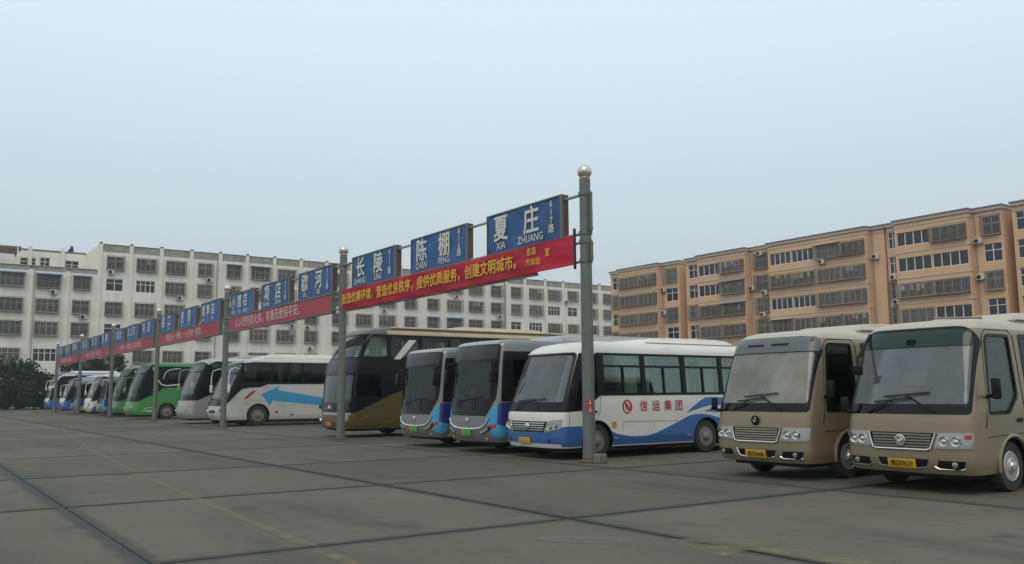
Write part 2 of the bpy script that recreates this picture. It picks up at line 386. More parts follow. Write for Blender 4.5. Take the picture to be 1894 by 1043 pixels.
def f_awn(w, c, dp):
    b = MB(); n = 8
    for k in range(n):
        x0, x1 = -w/2+w*k/n, -w/2+w*(k+1)/n
        b.add([(x0, .0, .22), (x1, .0, .22), (x1, -dp, .0), (x0, -dp, 0), (x0, .0, .20), (x1, .0, .20), (x1, -dp, -.02), (x0, -dp, -.02)], [(0, 1, 2, 3), (4, 7, 6, 5), (2, 6, 7, 3)])
    return b.mesh('awning', c, 0)
def f_clothes(w, seed):
    r_ = random.Random(seed); b = MB(); x = -w*.42
    cols = [mat('laundry %d' % k, c, .9, var=.2) for k, c in enumerate([(.5, .5, .5), (.42, .05, .07), (.10, .14, .32), (.48, .36, .33), (.06, .06, .07), (.5, .46, .28)])]
    while x < w*.38:
        ww = r_.uniform(.22, .5); hh = r_.uniform(.35, .85); m_ = r_.choice(cols)
        if r_.random() < .8: b.box(x, x+ww, -.02, .02, -hh, 0, m_)
        x += ww+r_.uniform(.05, .25)
    b.box(-w*.45, w*.45, -.012, .012, .0, .025, M_CAGE)
    return b.mesh('hanging_clothes', None, 0)
M_ACME = []
def ac_unit(par, p, rz):
    if not M_ACME:
        M_ACME.append(rbox_mesh('air_conditioner', .85, .36, .6, .03, M_AC, 1))
        M_ACME.append(MB().lathe([(.23, 0), (.23, .02), (.2, .025), (.05, .012)], 16, 'y').mesh('fan', M_BLACK))
        M_ACME.append(MB().box(-.4, -.36, -.2, .25, -.36, -.32).box(.36, .4, -.2, .25, -.36, -.32).mesh('bracket', M_RUST, 0))
    a = place('air_conditioner', M_ACME[0], par, p, rz)
    f_ = bpy.data.objects.new('fan', M_ACME[1]); COL.objects.link(f_); f_.parent = a; f_.location = (-.12, -.205, 0)
    f_ = bpy.data.objects.new('bracket', M_ACME[2]); COL.objects.link(f_); f_.parent = a
def sub(name, me, par, loc):
    o = bpy.data.objects.new(name, me); COL.objects.link(o); o.parent = par; o.location = loc; return o
rw = random.Random(11)
def window(par, p, w, h, rz, typ, nc=2, tr=.68, cd=.45):
    """p: bottom centre on the wall plane; outward = local -y. typ: p plain, c cage, d cage with cross rails, +b blue awning, +g grey awning, +l laundry"""
    w = round(w, 1); h = round(h, 1); rec = .14
    fr_ = place('window', cached(('f', w, h, nc, tr, typ[0] == 'p'), lambda: f_frame(w, h, nc, tr, None if typ[0] == 'p' else M_ALU)), par, p, rz)
    c_, s_ = math.cos(rz), math.sin(rz); fr_.location += Vector((-s_*rec, c_*rec, 0))
    pw = w/nc-.08
    for k in range(nc): sub('pane', cached(('p', round(pw, 2), h), lambda: f_pane(pw, h-.14)), fr_, (-w/2+w*(k+.5)/nc, .012, .07))
    if rw.random() < .8:
        cw = round(rw.choice((.3, .45, .6))*w, 1); side = rw.choice((-1, 1)); i = rw.randrange(4)
        sub('curtain', cached(('k', cw, h, i), lambda: f_curtain(cw, h-.1, i)), fr_, (side*(w/2-cw/2-.05), .25, .05))
    if 'c' in typ or 'd' in typ: sub('security_cage', cached(('c', w, h, 'd' in typ, cd), lambda: f_cage(w+.12, h+.12, cd, 'd' in typ)), fr_, (0, -rec, -.06))
    if 'b' in typ: sub('awning', cached(('ab', w), lambda: f_awn(w+.3, M_BLUEAWN, cd+.25)), fr_, (0, -rec, h+.02))
    if 'g' in typ: sub('awning', cached(('ag', w), lambda: f_awn(w+.3, M_GREYAWN, cd+.25)), fr_, (0, -rec, h+.02))
    if 'l' in typ: sub('hanging_clothes', f_clothes(w, rw.random()), fr_, (0, -rec-cd*.5, h-.15))
    return fr_

# --- long white block at the far end of the yard (front faces +x)
WX = -132.
wb = thing('apartment_building', 'long stained white apartment block with caged windows behind the far buses', 'building', (WX-7, 65, 0))
COLS = [(10.3, 13.1), (14.6, 17.4), (19., 21.1), (23.1, 25.3), (27., 29.6), (31., 33.7), (35.5, 37.6), (39.7, 41.8), (43.4, 46.3), (47.6, 50.5), (52.1, 54.2), (56.7, 59.2),
        (60.8, 63.6), (65., 67.9), (69.7, 71.9), (74.1, 76.3), (78., 81.), (82.5, 85.4), (87.2, 89.5), (91.6, 93.9), (95.7, 98.7), (100.1, 103.), (104.8, 107.2), (109.6, 112.), (113.7, 116.5), (118.6, 121.)]
COLS = [(2., 4.6), (6.2, 8.6)]+COLS
ROWS = [(19.06, 20.85), (16.0, 17.72), (12.68, 14.45), (9.62, 11.4), (6.1, 7.8), (2.6, 4.4)]
PILS = [22.2, 26.2, 30.3, 34.5, 38.7, 42.75, 47., 51.3, 55.6, 60.0, 64.2, 68.85, 72.9, 77.2, 81.75, 86.2, 90.5, 94.7, 99.4, 103.7, 108.2, 112.8, 117.5]
ops = [(a, b, c, d) for (a, b) in COLS for k, (c, d) in enumerate(ROWS) if not (k == 0 and a < 22)]
b = MB(); facade(b, 'x', WX, -4, 124, 0, 18.9, [o_ for o_ in ops if o_[3] < 18.9], .3, M_WWALL, -1)
facade(b, 'x', WX, 22.0, 124, 18.9, 21.5, [o_ for o_ in ops if o_[3] > 18.9], .3, M_WWALL, -1)
b.quad((WX, 22, 18.9), (WX-10, 22, 18.9), (WX-10, 22, 22.5), (WX, 22, 22.5), M_WWALL)
b.quad((WX, -4, 0), (WX-14, -4, 0), (WX-14, -4, 18.6), (WX, -4, 18.6), M_WWALL)
b.quad((WX, 124, 0), (WX-14, 124, 0), (WX-14, 124, 22.5), (WX, 124, 22.5), M_WWALL)
b.quad((WX-14, -4, 0), (WX-14, 124, 0), (WX-14, 124, 22.5), (WX-14, -4, 22.5), M_WWALL)
b.quad((WX, 22, 21.6), (WX-14, 22, 21.6), (WX-14, 124, 21.6), (WX, 124, 21.6), M_CAP)
b.quad((WX, -4, 18.2), (WX-14, -4, 18.2), (WX-14, 22, 18.2), (WX, 22, 18.2), M_CAP)
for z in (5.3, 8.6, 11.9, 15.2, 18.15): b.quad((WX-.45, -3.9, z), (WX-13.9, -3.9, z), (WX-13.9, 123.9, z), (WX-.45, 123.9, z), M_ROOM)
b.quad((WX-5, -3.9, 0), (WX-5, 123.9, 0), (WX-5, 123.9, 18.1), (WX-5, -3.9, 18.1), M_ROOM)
b.build('wall', None, wb, (0, 0, 0), 0)
p_ = MB(); p_.box(WX-.25, WX+.04, 22.0, 124, 21.5, 22.45, M_WPAR); p_.box(WX-.32, WX+.11, 21.93, 124.1, 22.45, 22.53, M_CAP)
p_.build('parapet', None, wb, (0, 0, 0), 0)
p_ = MB(); p_.box(WX-.25, WX+.03, -4, 21.98, 18.2, 18.75, M_WPAR); p_.box(WX-.3, WX+.1, -4, 21.9, 18.75, 18.85, M_CAP); p_.build('parapet', None, wb, (0, 0, 0), 0)
for y in PILS+[-1, 5.4, 9.5, 13.85, 18.3]:
    top = 22.9 if y > 22 else 18.7
    pb = MB().box(WX+.0, WX+.14, y-.26, y+.26, 0, top-.3, M_WPIL); pb.box(WX-.1, WX+.18, y-.2, y+.2, top-.3, top-.12, M_CAP)
    pb.build('pilaster', None, wb, (0, 0, 0), 0)
for y in (14.35, 38.2, 53.9, 89.9, 90.15): MB().tube([(WX+.32, y, 0), (WX+.32, y, 21.5 if y > 22 else 18)], .07, 6).build('drain_pipe', M_PIPE, wb, (0, 0, 0))
special = {(3, 1): 'p', (4, 1): 'p', (4, 0): 'cl', (0, 1): 'cb', (1, 1): 'cb', (2, 1): 'cb', (7, 0): 'cb', (8, 0): 'cb', (1, 4): 'p', (15, 2): 'cb', (16, 2): 'cb', (21, 1): 'p', (22, 1): 'p', (19, 2): 'p', (20, 2): 'p',
           (14, 2): 'c', (9, 3): 'cl', (13, 2): 'cl', (17, 1): 'cl', (3, 3): 'p'}
for ci, (a, c) in enumerate(COLS):
    for ri, (z0, z1) in enumerate(ROWS):
        if ri == 0 and a < 22: continue
        if ri == 5 and a > 24: continue
        typ = special.get((ci-2, ri), rw.choice(('c', 'c', 'c', 'd', 'cl', 'd')))
        window(wb, (WX, (a+c)/2, z0), c-a, z1-z0, PI/2, typ, 4 if c-a > 2.5 else 2, .66, .5)
for y, z in ((23.6, 18.6), (16.6, 15.4), (20.4, 12.2), (37.1, 18.4), (33., 15.5), (52.5, 11.9), (50., 12.1), (53., 8.6), (88.9, 15.3), (79.8, 18.4), (18.2, 5.6), (65.8, 15.2), (45.9, 12.2), (104.3, 18.7)):
    ac_unit(wb, (WX+.32, y, z), PI/2)
# set-back top storey on the lower left wing, with a terrace shelter
SX = WX-9.9
sb = MB(); o2 = [(13.4, 15.4, 19.9, 21.2), (15.9, 17.2, 19.9, 21.4), (19.2, 21., 19.7, 21.2), (6, 9, 19.6, 21.2)]
facade(sb, 'x', SX, -4, 21.98, 18.25, 22.3, o2, .3, M_WWALL, -1); sb.box(SX-.3, SX+.06, -4, 21.9, 22.3, 22.5, M_CAP)
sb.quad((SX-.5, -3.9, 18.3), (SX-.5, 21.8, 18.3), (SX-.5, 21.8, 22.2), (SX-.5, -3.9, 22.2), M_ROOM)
sb.build('roof_storey', None, wb, (0, 0, 0), 0)
for a, c, z0, z1 in o2: window(wb, (SX, (a+c)/2, z0), c-a, z1-z0, PI/2, 'p', 2, .6)
for y in (4., 14.6, 18.8): MB().box(SX+.06, SX+.25, y-.25, y+.25, 18.25, 22.9, M_WPIL).build('pilaster', None, wb, (0, 0, 0), 0)
sh = MB().box(WX-8, WX-.6, 3, 12.6, 21.3, 21.42, M_WPIL)
for y in (3.4, 12.2): sh.box(WX-.9, WX-.7, y-.1, y+.1, 18.2, 21.3, M_FRAME)
sh.box(WX-8, WX-.65, 12.5, 12.58, 20.9, 21.3, M_BLUEAWN)
sh.build('terrace_shelter', None, wb, (0, 0, 0), 0)
tk = MB().lathe([(.22, 0), (.28, .15), (.26, .5), (.2, .8), (.08, .95)], 10); tk.box(-.2, .2, -.45, .0, 0, .4)
o = tk.build('bundle', mat('dark blue tarpaulin', (.03, .03, .13), .7, var=.3), at=(SX-.4, 20., 22.52)); tag(o, 'small dark blue covered bundle on the white block roof edge', 'bundle')

# --- orange blocks along the right (fronts face -y)
OY = 94.; RY = 94.95; OZ = 21.05
FL = [(17.95, 19.5), (15.0, 16.55), (12.05, 13.6), (9.1, 10.65), (6.15, 7.7), (3.2, 4.75)]
TR = [20.1, 17.1, 14.15, 11.2, 8.25, 5.3]
def orange_block(label, xa, xb, bays, recs, types, rtypes):
    """bays: x ranges set forward; recs: (x0,x1) of windows in the recessed wall"""
    ob = thing('apartment_building', label, 'building', ((xa+xb)/2, RY+6, 0), 'orange apartment blocks')
    w_ = MB(); edges = [xa]+[q for by in bays for q in by]+[xb]
    for k in range(0, len(edges), 2):
        a, c = edges[k], edges[k+1]
        if c-a < .05: continue
        ro = [(r0, r1, z0+.05, z1+.45) for (r0, r1) in recs if a < (r0+r1)/2 < c for (z0, z1) in FL]
        facade(w_, 'y', RY, a, c, 0, OZ-.45, ro, .25, M_ORANGE, 1)
    units = []
    for by in bays:
        n = 4 if by[1]-by[0] > 11 else 2; g = (by[1]-by[0])/n
        us = [(by[0]+g*k+(.22 if k % 2 == 0 else .08), by[0]+g*(k+1)-(.08 if k % 2 == 0 else .22)) for k in range(n)]; units.append(us)
        facade(w_, 'y', OY, by[0], by[1], 0, OZ-.45, [(u0, u1, z0, z1) for (u0, u1) in us for (z0, z1) in FL], .25, M_ORANGE, 1)
        for x in by: w_.quad((x, OY, 0), (x, RY, 0), (x, RY, OZ-.45), (x, OY, OZ-.45), M_ORANGE)
    for x in (xa, xb): w_.quad((x, RY, 0), (x, RY+12, 0), (x, RY+12, OZ-.45), (x, RY, OZ-.45), M_ORANGE)
    w_.quad((xa, RY+12, 0), (xb, RY+12, 0), (xb, RY+12, OZ), (xa, RY+12, OZ), M_ORANGE)
    w_.quad((xa, RY+.4, 0), (xb, RY+.4, 0), (xb, RY+.4, OZ-.5), (xa, RY+.4, OZ-.5), M_ROOM) if False else None
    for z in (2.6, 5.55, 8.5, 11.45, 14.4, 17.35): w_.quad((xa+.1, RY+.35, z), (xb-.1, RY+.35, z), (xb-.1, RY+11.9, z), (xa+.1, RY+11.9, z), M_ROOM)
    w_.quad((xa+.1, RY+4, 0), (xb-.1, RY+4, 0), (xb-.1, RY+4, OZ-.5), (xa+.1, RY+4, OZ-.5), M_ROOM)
    w_.build('wall', None, ob, (0, 0, 0), 0)
    rf = MB(); rf.box(xa-.1, xb+.1, RY-.25, RY+12.2, OZ-.45, OZ-.15, M_TRIM); rf.box(xa-.16, xb+.16, RY-.34, RY+12.3, OZ-.15, OZ, M_EAVE)
    for by in bays: rf.box(by[0]-.12, by[1]+.12, OY-.2, RY-.25, OZ-.449, OZ-.149, M_TRIM); rf.box(by[0]-.2, by[1]+.2, OY-.3, RY-.34, OZ-.149, OZ+.001, M_EAVE)
    rf.build('roof', None, ob, (0, 0, 0), 0)
    for z in TR:
        tb = MB()
        for by in bays:
            tb.box(by[0]-.06, by[1]+.06, OY-.06, OY+.02, z, z+.13); tb.box(by[1]-.02, by[1]+.06, OY+.02, RY-.06, z, z+.13)
        ed = [xa]+[q for by in bays for q in by]+[xb]
        if z > 20 or True:
            for k in range(0, len(ed), 2):
                if z > 20 and ed[k+1]-ed[k] > .3: tb.box(ed[k]+.01, ed[k+1]-.01, RY-.06, RY+.02, z+.001, z+.131)
        tb.build('string_course', M_TRIM, ob, (0, 0, 0), 0)
    for bi, us in enumerate(units):
        for ri, (z0, z1) in enumerate(FL[:5]):
            for ui, (u0, u1) in enumerate(us):
                t_ = types[bi][ri][ui] if ri < len(types[bi]) else 'd'
                window(ob, ((u0+u1)/2, OY, z0), u1-u0, z1-z0, 0, t_, 4, 0, .5)
        for x in (us[len(us)//2-1][1]+.08,): pass
    for qi, (r0, r1) in enumerate(recs):
        for ri, (z0, z1) in enumerate(FL[:5]): window(ob, ((r0+r1)/2, RY, z0+.05), r1-r0, z1-z0+.4, 0, rtypes[qi][ri], 2, .62, .35)
    for x in ([by[1]+.25 for by in bays]): MB().tube([(x, RY-.08, 0), (x, RY-.08, OZ-.5)], .07, 6).build('drain_pipe', M_PIPE, ob, (0, 0, 0))
    return ob
T = {'p': 'p', 'c': 'c', 'd': 'd', 'l': 'cl', 'b': 'cbl', 'g': 'cg'}
def tt(*rows): return [[T[ch] for ch in r_] for r_ in rows]
o1 = orange_block('farthest orange apartment block next to the white block', -108.2, -92.8, [(-105.3, -96.4)], [(-107.8, -105.8), (-95.6, -93.2)], [tt('cl', 'cd', 'cc', 'dd', 'cc')], ['pcpcp', 'cpcpc'])
o2_ = orange_block('orange apartment block in the middle with a double bay', -91.4, -59.3, [(-88.3, -79.5), (-75.6, -61.1)], [(-90.9, -88.9), (-78.6, -76.4)], [tt('pl', 'pb', 'db', 'cc', 'cc'), tt('ppgd', 'llcl', 'ppcd', 'gcll', 'cccc')], ['ppcpc', 'ccccc'])
o3 = orange_block('nearer orange apartment block above the right minibus', -59.0, -45.6, [(-57.4, -48.8)], [(-59.0+.15, -57.7), (-48.2+.4, -45.9)], [tt('pd', 'pp', 'lc', 'dp', 'cc')], ['ppccc', 'cpcpc'])
o4 = orange_block('orange apartment block cut off by the right edge', -44.6, -20, [(-42, -33), (-31, -22)], [(-44.3, -42.6)], [tt('pc', 'cd', 'pp', 'cc', 'cc'), tt('pc', 'cd', 'pp', 'cc', 'cc')], ['ppppp'])
for ob, L_ in ((o1, [(-95.9, 16.9), (-95.9, 13.4), (-95.9, 9.2)]), (o2_, [(-77.5, 20.0), (-79., 15.4), (-76.9, 14.6), (-77.3, 11.7), (-77.1, 8.8), (-67.2, 17.5), (-60.4, 17.3)]), (o3, [(-48.2, 17.4), (-58.2, 14.6), (-58.0, 11.7), (-48.2, 13.5)])):
    for x, z in L_: ac_unit(ob, (x, (RY if not (x == -67.2) else OY)-.28, z), 0)

# ---------------------------------------------------------------- trees and shrubs at the far left
M_BARK = mat('bark', (.07, .055, .04), .9, var=.3)
def leafmat(n, c):
    m = mat(n, c, .65, var=.35, scale=1.3); return m
M_LEAF = [leafmat('dark leaves', (.036, .050, .024)), leafmat('olive leaves', (.055, .060, .028)), leafmat('mid leaves', (.045, .060, .030))]
def tree(name, label, x, y, h, rx, ry, n, mi, seed, low=.12, leaf=.26):
    r_ = random.Random(seed); t = thing(name, label, 'tree' if 'tree' in name else 'shrub', (x, y, 0), 'greenery by the white block')
    tb = MB().tube([(0, 0, -.1), (.1, .05, h*.3), (-.05, .1, h*.6), (.05, 0, h*.85)], .16, 7, None, .03)
    for k in range(7):
        a = r_.uniform(0, 6.28); z = h*r_.uniform(.2, .6); tb.tube([(0, 0, z), (rx*.35*math.cos(a), ry*.35*math.sin(a), z+h*.12), (rx*.7*math.cos(a), ry*.7*math.sin(a), z+h*.2)], .06, 5, None, .015)
    tb.build('trunk', M_BARK, t)
    cl = []
    for k in range(26):
        z = h*r_.uniform(low+.08, .9); f = math.sqrt(max(.05, 1-((z/h-.45)/.56)**2)); a = r_.uniform(0, 6.28); q = r_.uniform(.2, .85)
        cl.append((rx*f*q*math.cos(a), ry*f*q*math.sin(a), z, r_.uniform(.16, .3)*min(rx, ry, h*.4)*1.3))
    cb = MB(); vs_ = []; fs_ = []
    for k in range(n):
        c = r_.choice(cl); d = Vector((r_.gauss(0, 1), r_.gauss(0, 1), r_.gauss(0, 1))).normalized()*c[3]*abs(r_.gauss(0, .75))*1.1
        p = Vector(c[:3])+d; p.z = max(p.z, r_.uniform(.1, .5)); u = Vector((r_.gauss(0, 1), r_.gauss(0, 1), r_.gauss(0, .6))).normalized(); w = u.orthogonal().normalized(); s = leaf*r_.uniform(.6, 1.3)
        o_ = len(vs_); vs_ += [p-u*s, p+w*s*.45, p+u*s, p-w*s*.45]; fs_.append((o_, o_+1, o_+2, o_+3))
    me = bpy.data.meshes.new('crown'); me.from_pydata([tuple(v) for v in vs_], [], fs_); me.materials.append(M_LEAF[mi])
    o = bpy.data.objects.new('crown', me); COL.objects.link(o); o.parent = t; return t
tree('bushy_tree', 'tall dark bushy tree at the left edge before the white block', -117, 8.6, 5.7, 2.3, 2.2, 6500, 0, 1)
tree('bushy_tree', 'second dark bushy tree from the left edge, slightly olive on top', -118, 11.7, 5.9, 2.1, 2.1, 6500, 0, 2)
tree('low_shrub', 'broad dark shrub beside the blue bus at the far end', -121, 14.6, 4.5, 1.9, 1.7, 5000, 0, 3, .05)
tree('low_shrub', 'low dark shrub filling the gap under the leftmost trees', -115, 10.4, 3.4, 1.8, 2.6, 4500, 0, 4, .02)
tree('bushy_tree', 'thin olive tree just behind the farthest sign posts', -124.5, 17.6, 5.6, 1.3, 1.4, 2600, 1, 5)
tree('bushy_tree', 'olive feathery tree under the farthest red banner', -125, 20.6, 7.6, 1.4, 1.5, 3000, 1, 6)
tree('bushy_tree', 'feathery olive tree right of the far banner, behind green coaches', -126, 23.8, 7.2, 1.6, 1.6, 3200, 2, 7)
tree('bushy_tree', 'short olive tree in the gap under the second farthest banner', -125.5, 19.2, 6.2, 1.5, 1.3, 2600, 2, 21)
tree('bushy_tree', 'olive tree between two others right of the far banner', -126.5, 22.2, 6.4, 1.5, 1.4, 2800, 1, 22)
tree('low_shrub', 'small olive shrub against the white wall behind green coaches', -127, 26.6, 5.6, 1.0, 1.2, 1800, 1, 8)
tree('low_shrub', 'dark hedge shrub at the foot of the left trees', -112, 8.0, 3.0, 2.0, 2.6, 4500, 0, 10, .02)
tree('low_shrub', 'dark leafy shrub between the trees and the last blue coach', -113.5, 13.0, 4.4, 1.5, 1.7, 4500, 0, 12, .02)
tree('bushy_tree', 'dark tree cut off by the left edge of the picture', -114, 5.3, 5.0, 2.2, 2.2, 5000, 0, 9)
# ---------------------------------------------------------------- buses (local: x across, +x the side in view; y from front to rear; z up)
PENDING = []
from mathutils.geometry import delaunay_2d_cdt
def interp(pts, z):
    """monotone cubic through the profile points"""
    if z <= pts[0][0]: return pts[0][1]
    if z >= pts[-1][0]: return pts[-1][1]
    n = len(pts); d = [(pts[i+1][1]-pts[i][1])/(pts[i+1][0]-pts[i][0]) for i in range(n-1)]
    def tan(i):
        if i == 0: return d[0]
        if i == n-1: return d[-1]
        return 0 if d[i-1]*d[i] <= 0 else 2*d[i-1]*d[i]/(d[i-1]+d[i])
    for i in range(n-1):
        if z <= pts[i+1][0]:
            h = pts[i+1][0]-pts[i][0]; t = (z-pts[i][0])/h; t2, t3 = t*t, t*t*t
            return pts[i][1]*(2*t3-3*t2+1)+tan(i)*h*(t3-2*t2+t)+pts[i+1][1]*(3*t2-2*t3)+tan(i+1)*h*(t3-t2)
def inside(p, poly):
    c = False; j = len(poly)-1
    for i in range(len(poly)):
        (xi, yi), (xj, yj) = poly[i][:2], poly[j][:2]
        if (yi > p[1]) != (yj > p[1]) and p[0] < (xj-xi)*(p[1]-yi)/(yj-yi)+xi: c = not c
        j = i
    return c
def patch_mesh(poly, mp, o1, o0, step=.12, holes=(), fine=None):
    """solid patch on a curved surface: polygon in surface coordinates, minus holes"""
    P, E_ = [], []
    def loop(q):
        k0 = len(P); L_ = []
        for i in range(len(q)):
            a, c = Vector(q[i][:2]), Vector(q[(i+1) % len(q)][:2]); m = max(1, int((c-a).length/(min(step, .05) if fine and min(a.x, c.x) < fine else step)))
            L_ += [a+(c-a)*k/m for k in range(m)]
        P.extend(L_); E_.extend((k0+i, k0+(i+1) % len(L_)) for i in range(len(L_)))
    lo = [min(p[i] for p in poly) for i in (0, 1)]; hi = [max(p[i] for p in poly) for i in (0, 1)]
    hs = [h for h in holes if max(p[0] for p in h) > lo[0] and min(p[0] for p in h) < hi[0] and max(p[1] for p in h) > lo[1] and min(p[1] for p in h) < hi[1]]
    loop(poly)
    for h in hs: loop(h)
    nx, ny = int((hi[0]-lo[0])/step), int((hi[1]-lo[1])/step)
    for i in range(1, nx):
        for j in range(1, ny):
            p = (lo[0]+(hi[0]-lo[0])*(i+(.25 if j % 2 else -.25))/nx, lo[1]+(hi[1]-lo[1])*j/ny)
            if inside(p, poly) and not (fine and p[0] < fine): P.append(Vector(p))
    if fine and lo[0] < fine:
        k1 = int((fine-lo[0])/.035)+1; k2 = max(2, int((hi[1]-lo[1])/.07))
        for i in range(k1+1):
            for j in range(1, k2):
                p = (lo[0]+.035*(i+(.5 if j % 2 else 0)), lo[1]+(hi[1]-lo[1])*j/k2)
                if p[0] < hi[0] and inside(p, poly): P.append(Vector(p))
    V, _, T_, *_r = delaunay_2d_cdt(P, E_, [], 0, 1e-5, False)
    tris = []
    for t in T_:
        c = ((V[t[0]].x+V[t[1]].x+V[t[2]].x)/3, (V[t[0]].y+V[t[1]].y+V[t[2]].y)/3)
        if inside(c, poly) and not any(inside(c, h) for h in hs): tris.append(tuple(t))
    used = sorted({i for t in tris for i in t}); ix = {v: k for k, v in enumerate(used)}; n = len(used)
    vs_ = [mp(V[i].x, V[i].y, o1) for i in used]+[mp(V[i].x, V[i].y, o0) for i in used]
    fs_ = [tuple(ix[i] for i in t) for t in tris]; cnt = {}
    for t in fs_:
        for k in range(3): cnt[(t[k], t[(k+1) % 3])] = 1
    bd = [e_ for e_ in cnt if (e_[1], e_[0]) not in cnt]
    global LASTN
    nm = []; h = .004
    for i in used:
        a, c = V[i].x, V[i].y; p = [Vector(mp(a+h, c, 0)), Vector(mp(a-h, c, 0)), Vector(mp(a, c+h, 0)), Vector(mp(a, c-h, 0))]
        q = (p[0]-p[1]).cross(p[2]-p[3]); d_ = Vector(mp(a, c, .1))-Vector(mp(a, c, 0))
        q = d_ if q.length < 1e-9 else q; nm.append((q if q.dot(d_) > 0 else -q).normalized())
    LASTN = nm+[-q for q in nm]
    return vs_, fs_+[tuple(i+n for i in reversed(q)) for q in fs_]+[(c, a, a+n, c+n) for a, c in bd]
class Bus:
    def __init__(s, name, label, x, yf, W, L, H, prof, D=.4, n=2.8, R=.22, zsk=.3, zfl=.75, tum=.08, belt=1.2, paint=None, group=None, step=.12, Dr=.22, cat='bus'):
        s.W, s.L, s.H, s.prof, s.D, s.n, s.R, s.zsk, s.zfl, s.tum, s.belt, s.step, s.Dr = W, L, H, prof, D, n, R, zsk, zfl, tum, belt, step, Dr
        s.root = thing(name, label, cat, (x, yf, 0), group); s.cv = []; s.cf = []; s.pieces = []; s.paint = paint; s.later = []; s.holes = {1: [], -1: [], 0: []}
    def hw(s, z):
        w = s.W/2
        if z > s.belt: w -= s.tum*(z-s.belt)/(s.H-s.belt)
        if z > s.H-s.R:
            d = min(z-(s.H-s.R), s.R*.995); w -= s.R-math.sqrt(s.R*s.R-d*d)
        if z < s.zsk+.15: w -= .035*(s.zsk+.15-z)/.15
        return w
    def yf(s, z): return interp(s.prof, z)
    def edge(s, z0, z1, u=.955, n=7):
        """points (y, z) on the side just behind the front corner, from z0 to z1"""
        dy = s.D*(1-(1-u**s.n)**(1/s.n)); return [(s.yf(z0+(z1-z0)*k/n)+dy, z0+(z1-z0)*k/n) for k in range(n+1)]
    def F(s, x, z, off=0.):
        h = s.hw(z); u = min(abs(x)/h, .9992); q = (1-u**s.n)**(1/s.n)
        nx = u**(s.n-1)/h; ny = q**(s.n-1)/s.D; l = math.hypot(nx, ny) or 1; sg = 1 if x >= 0 else -1
        return (sg*u*h+sg*nx/l*off, s.yf(z)+s.D*(1-q)-ny/l*off, z)
    def S(s, y, z, sd, off=0.):
        h = s.hw(z); y0 = s.yf(z)
        if y >= y0+s.D: return (sd*(h+off), y, z)
        q = min(1, max(0, 1-(y-y0)/s.D)); u = max(0, 1-q**s.n)**(1/s.n); nx = u**(s.n-1)/h; ny = q**(s.n-1)/s.D; l = math.hypot(nx, ny) or 1
        return (sd*(u*h+nx/l*off), max(y, y0)-ny/l*off, z)
    def ring(s, z, hw, yf, yr, zz=None):
        p = []; zz = z if zz is None else zz
        for i in range(41):
            a = (-1+2*i/40)*PI/2; u = abs(math.sin(a))**(2/s.n)*(1 if a >= 0 else -1); q = abs(math.cos(a))**(2/s.n) if i not in (0, 40) else 0
            p.append((u*hw, yf+s.D*(1-q), zz))
        for i in range(9):
            a = (1-2*i/8)*PI/2; u = abs(math.sin(a))**(2/3)*(1 if a >= 0 else -1); q = abs(math.cos(a))**(2/3) if i not in (0, 8) else 0
            p.append((u*hw, yr-s.Dr*(1-q), zz))
        return p
    def loft(s, rings, flip):
        m = len(rings[0]); vs_ = [v for r in rings for v in r]
        fs_ = [(i*m+k, i*m+(k+1) % m, (i+1)*m+(k+1) % m, (i+1)*m+k) for i in range(len(rings)-1) for k in range(m)]
        fs_ += [tuple(range(m))[::-1], tuple((len(rings)-1)*m+k for k in range(m))]
        return vs_, ([f[::-1] for f in fs_] if flip else fs_)
    def body(s, under=True):
        zs = [s.zsk, s.zsk+.07, s.zsk+.15]; z = s.zsk+.27; top = s.H-s.R
        brk = sorted({p[0] for p in s.prof if s.zsk+.2 < p[0] < s.H-.01})
        while z < top-.05: zs.append(z); z += .13
        zs += [top]+[top+s.R*math.sin(math.radians(a)) for a in (18, 36, 52, 66, 77, 85)]
        zs = sorted(set(zs)|set(brk))
        rings = [s.ring(z, s.hw(z), s.yf(z), s.L-(.0 if z < s.belt else .12*(z-s.belt)/(s.H-s.belt)) - (max(0, (z-top)/s.R)**2)*.12) for z in zs]
        zt = zs[-1]; rings.append(s.ring(0, s.hw(zt)*.72, s.yf(zt)+.18, s.L-.5, s.H+.015)); rings.append(s.ring(0, s.hw(zt)*.35, s.yf(zt)+.5, s.L-.9, s.H+.03))
        v1, f1 = s.loft(rings, False)
        zi = [s.zfl]+[q for q in zs if s.zfl+.05 < q < s.H-.2]+[s.H-.13]
        r2_ = [s.ring(z, s.hw(z)-.07, s.yf(z)+.09, s.L-.3) for z in zi]
        v2, f2 = s.loft(r2_, True)
        me = bpy.data.meshes.new('body'); me.from_pydata(v1+v2, [], f1+[tuple(i+len(v1) for i in f) for f in f2]); me.materials.append(s.paint)
        # interior faces dark
        me.materials.append(mat('interior lining', (.22, .22, .21), .8))
        for p in me.polygons:
            if p.index >= len(f1): p.material_index = 1
        o = bpy.data.objects.new('body', me); link(o, s.root); s.pieces.append(o)
        ch = MB().box(-s.W/2+.25, s.W/2-.25, .35, s.L-.4, s.zsk-.08, s.zsk+.02).build('chassis', M_UNDER, s.root, smooth=0)
        return o
    def side(s, name, poly, m, off=.004, sides=(1,), boolean=False, parent=None, step=None, inn=.012):
        return [s._mk(name, poly, lambda a, c, o_, q=sd: s.S(a, c, q, o_), sd, m, off, inn, boolean, parent) for sd in sides][0]
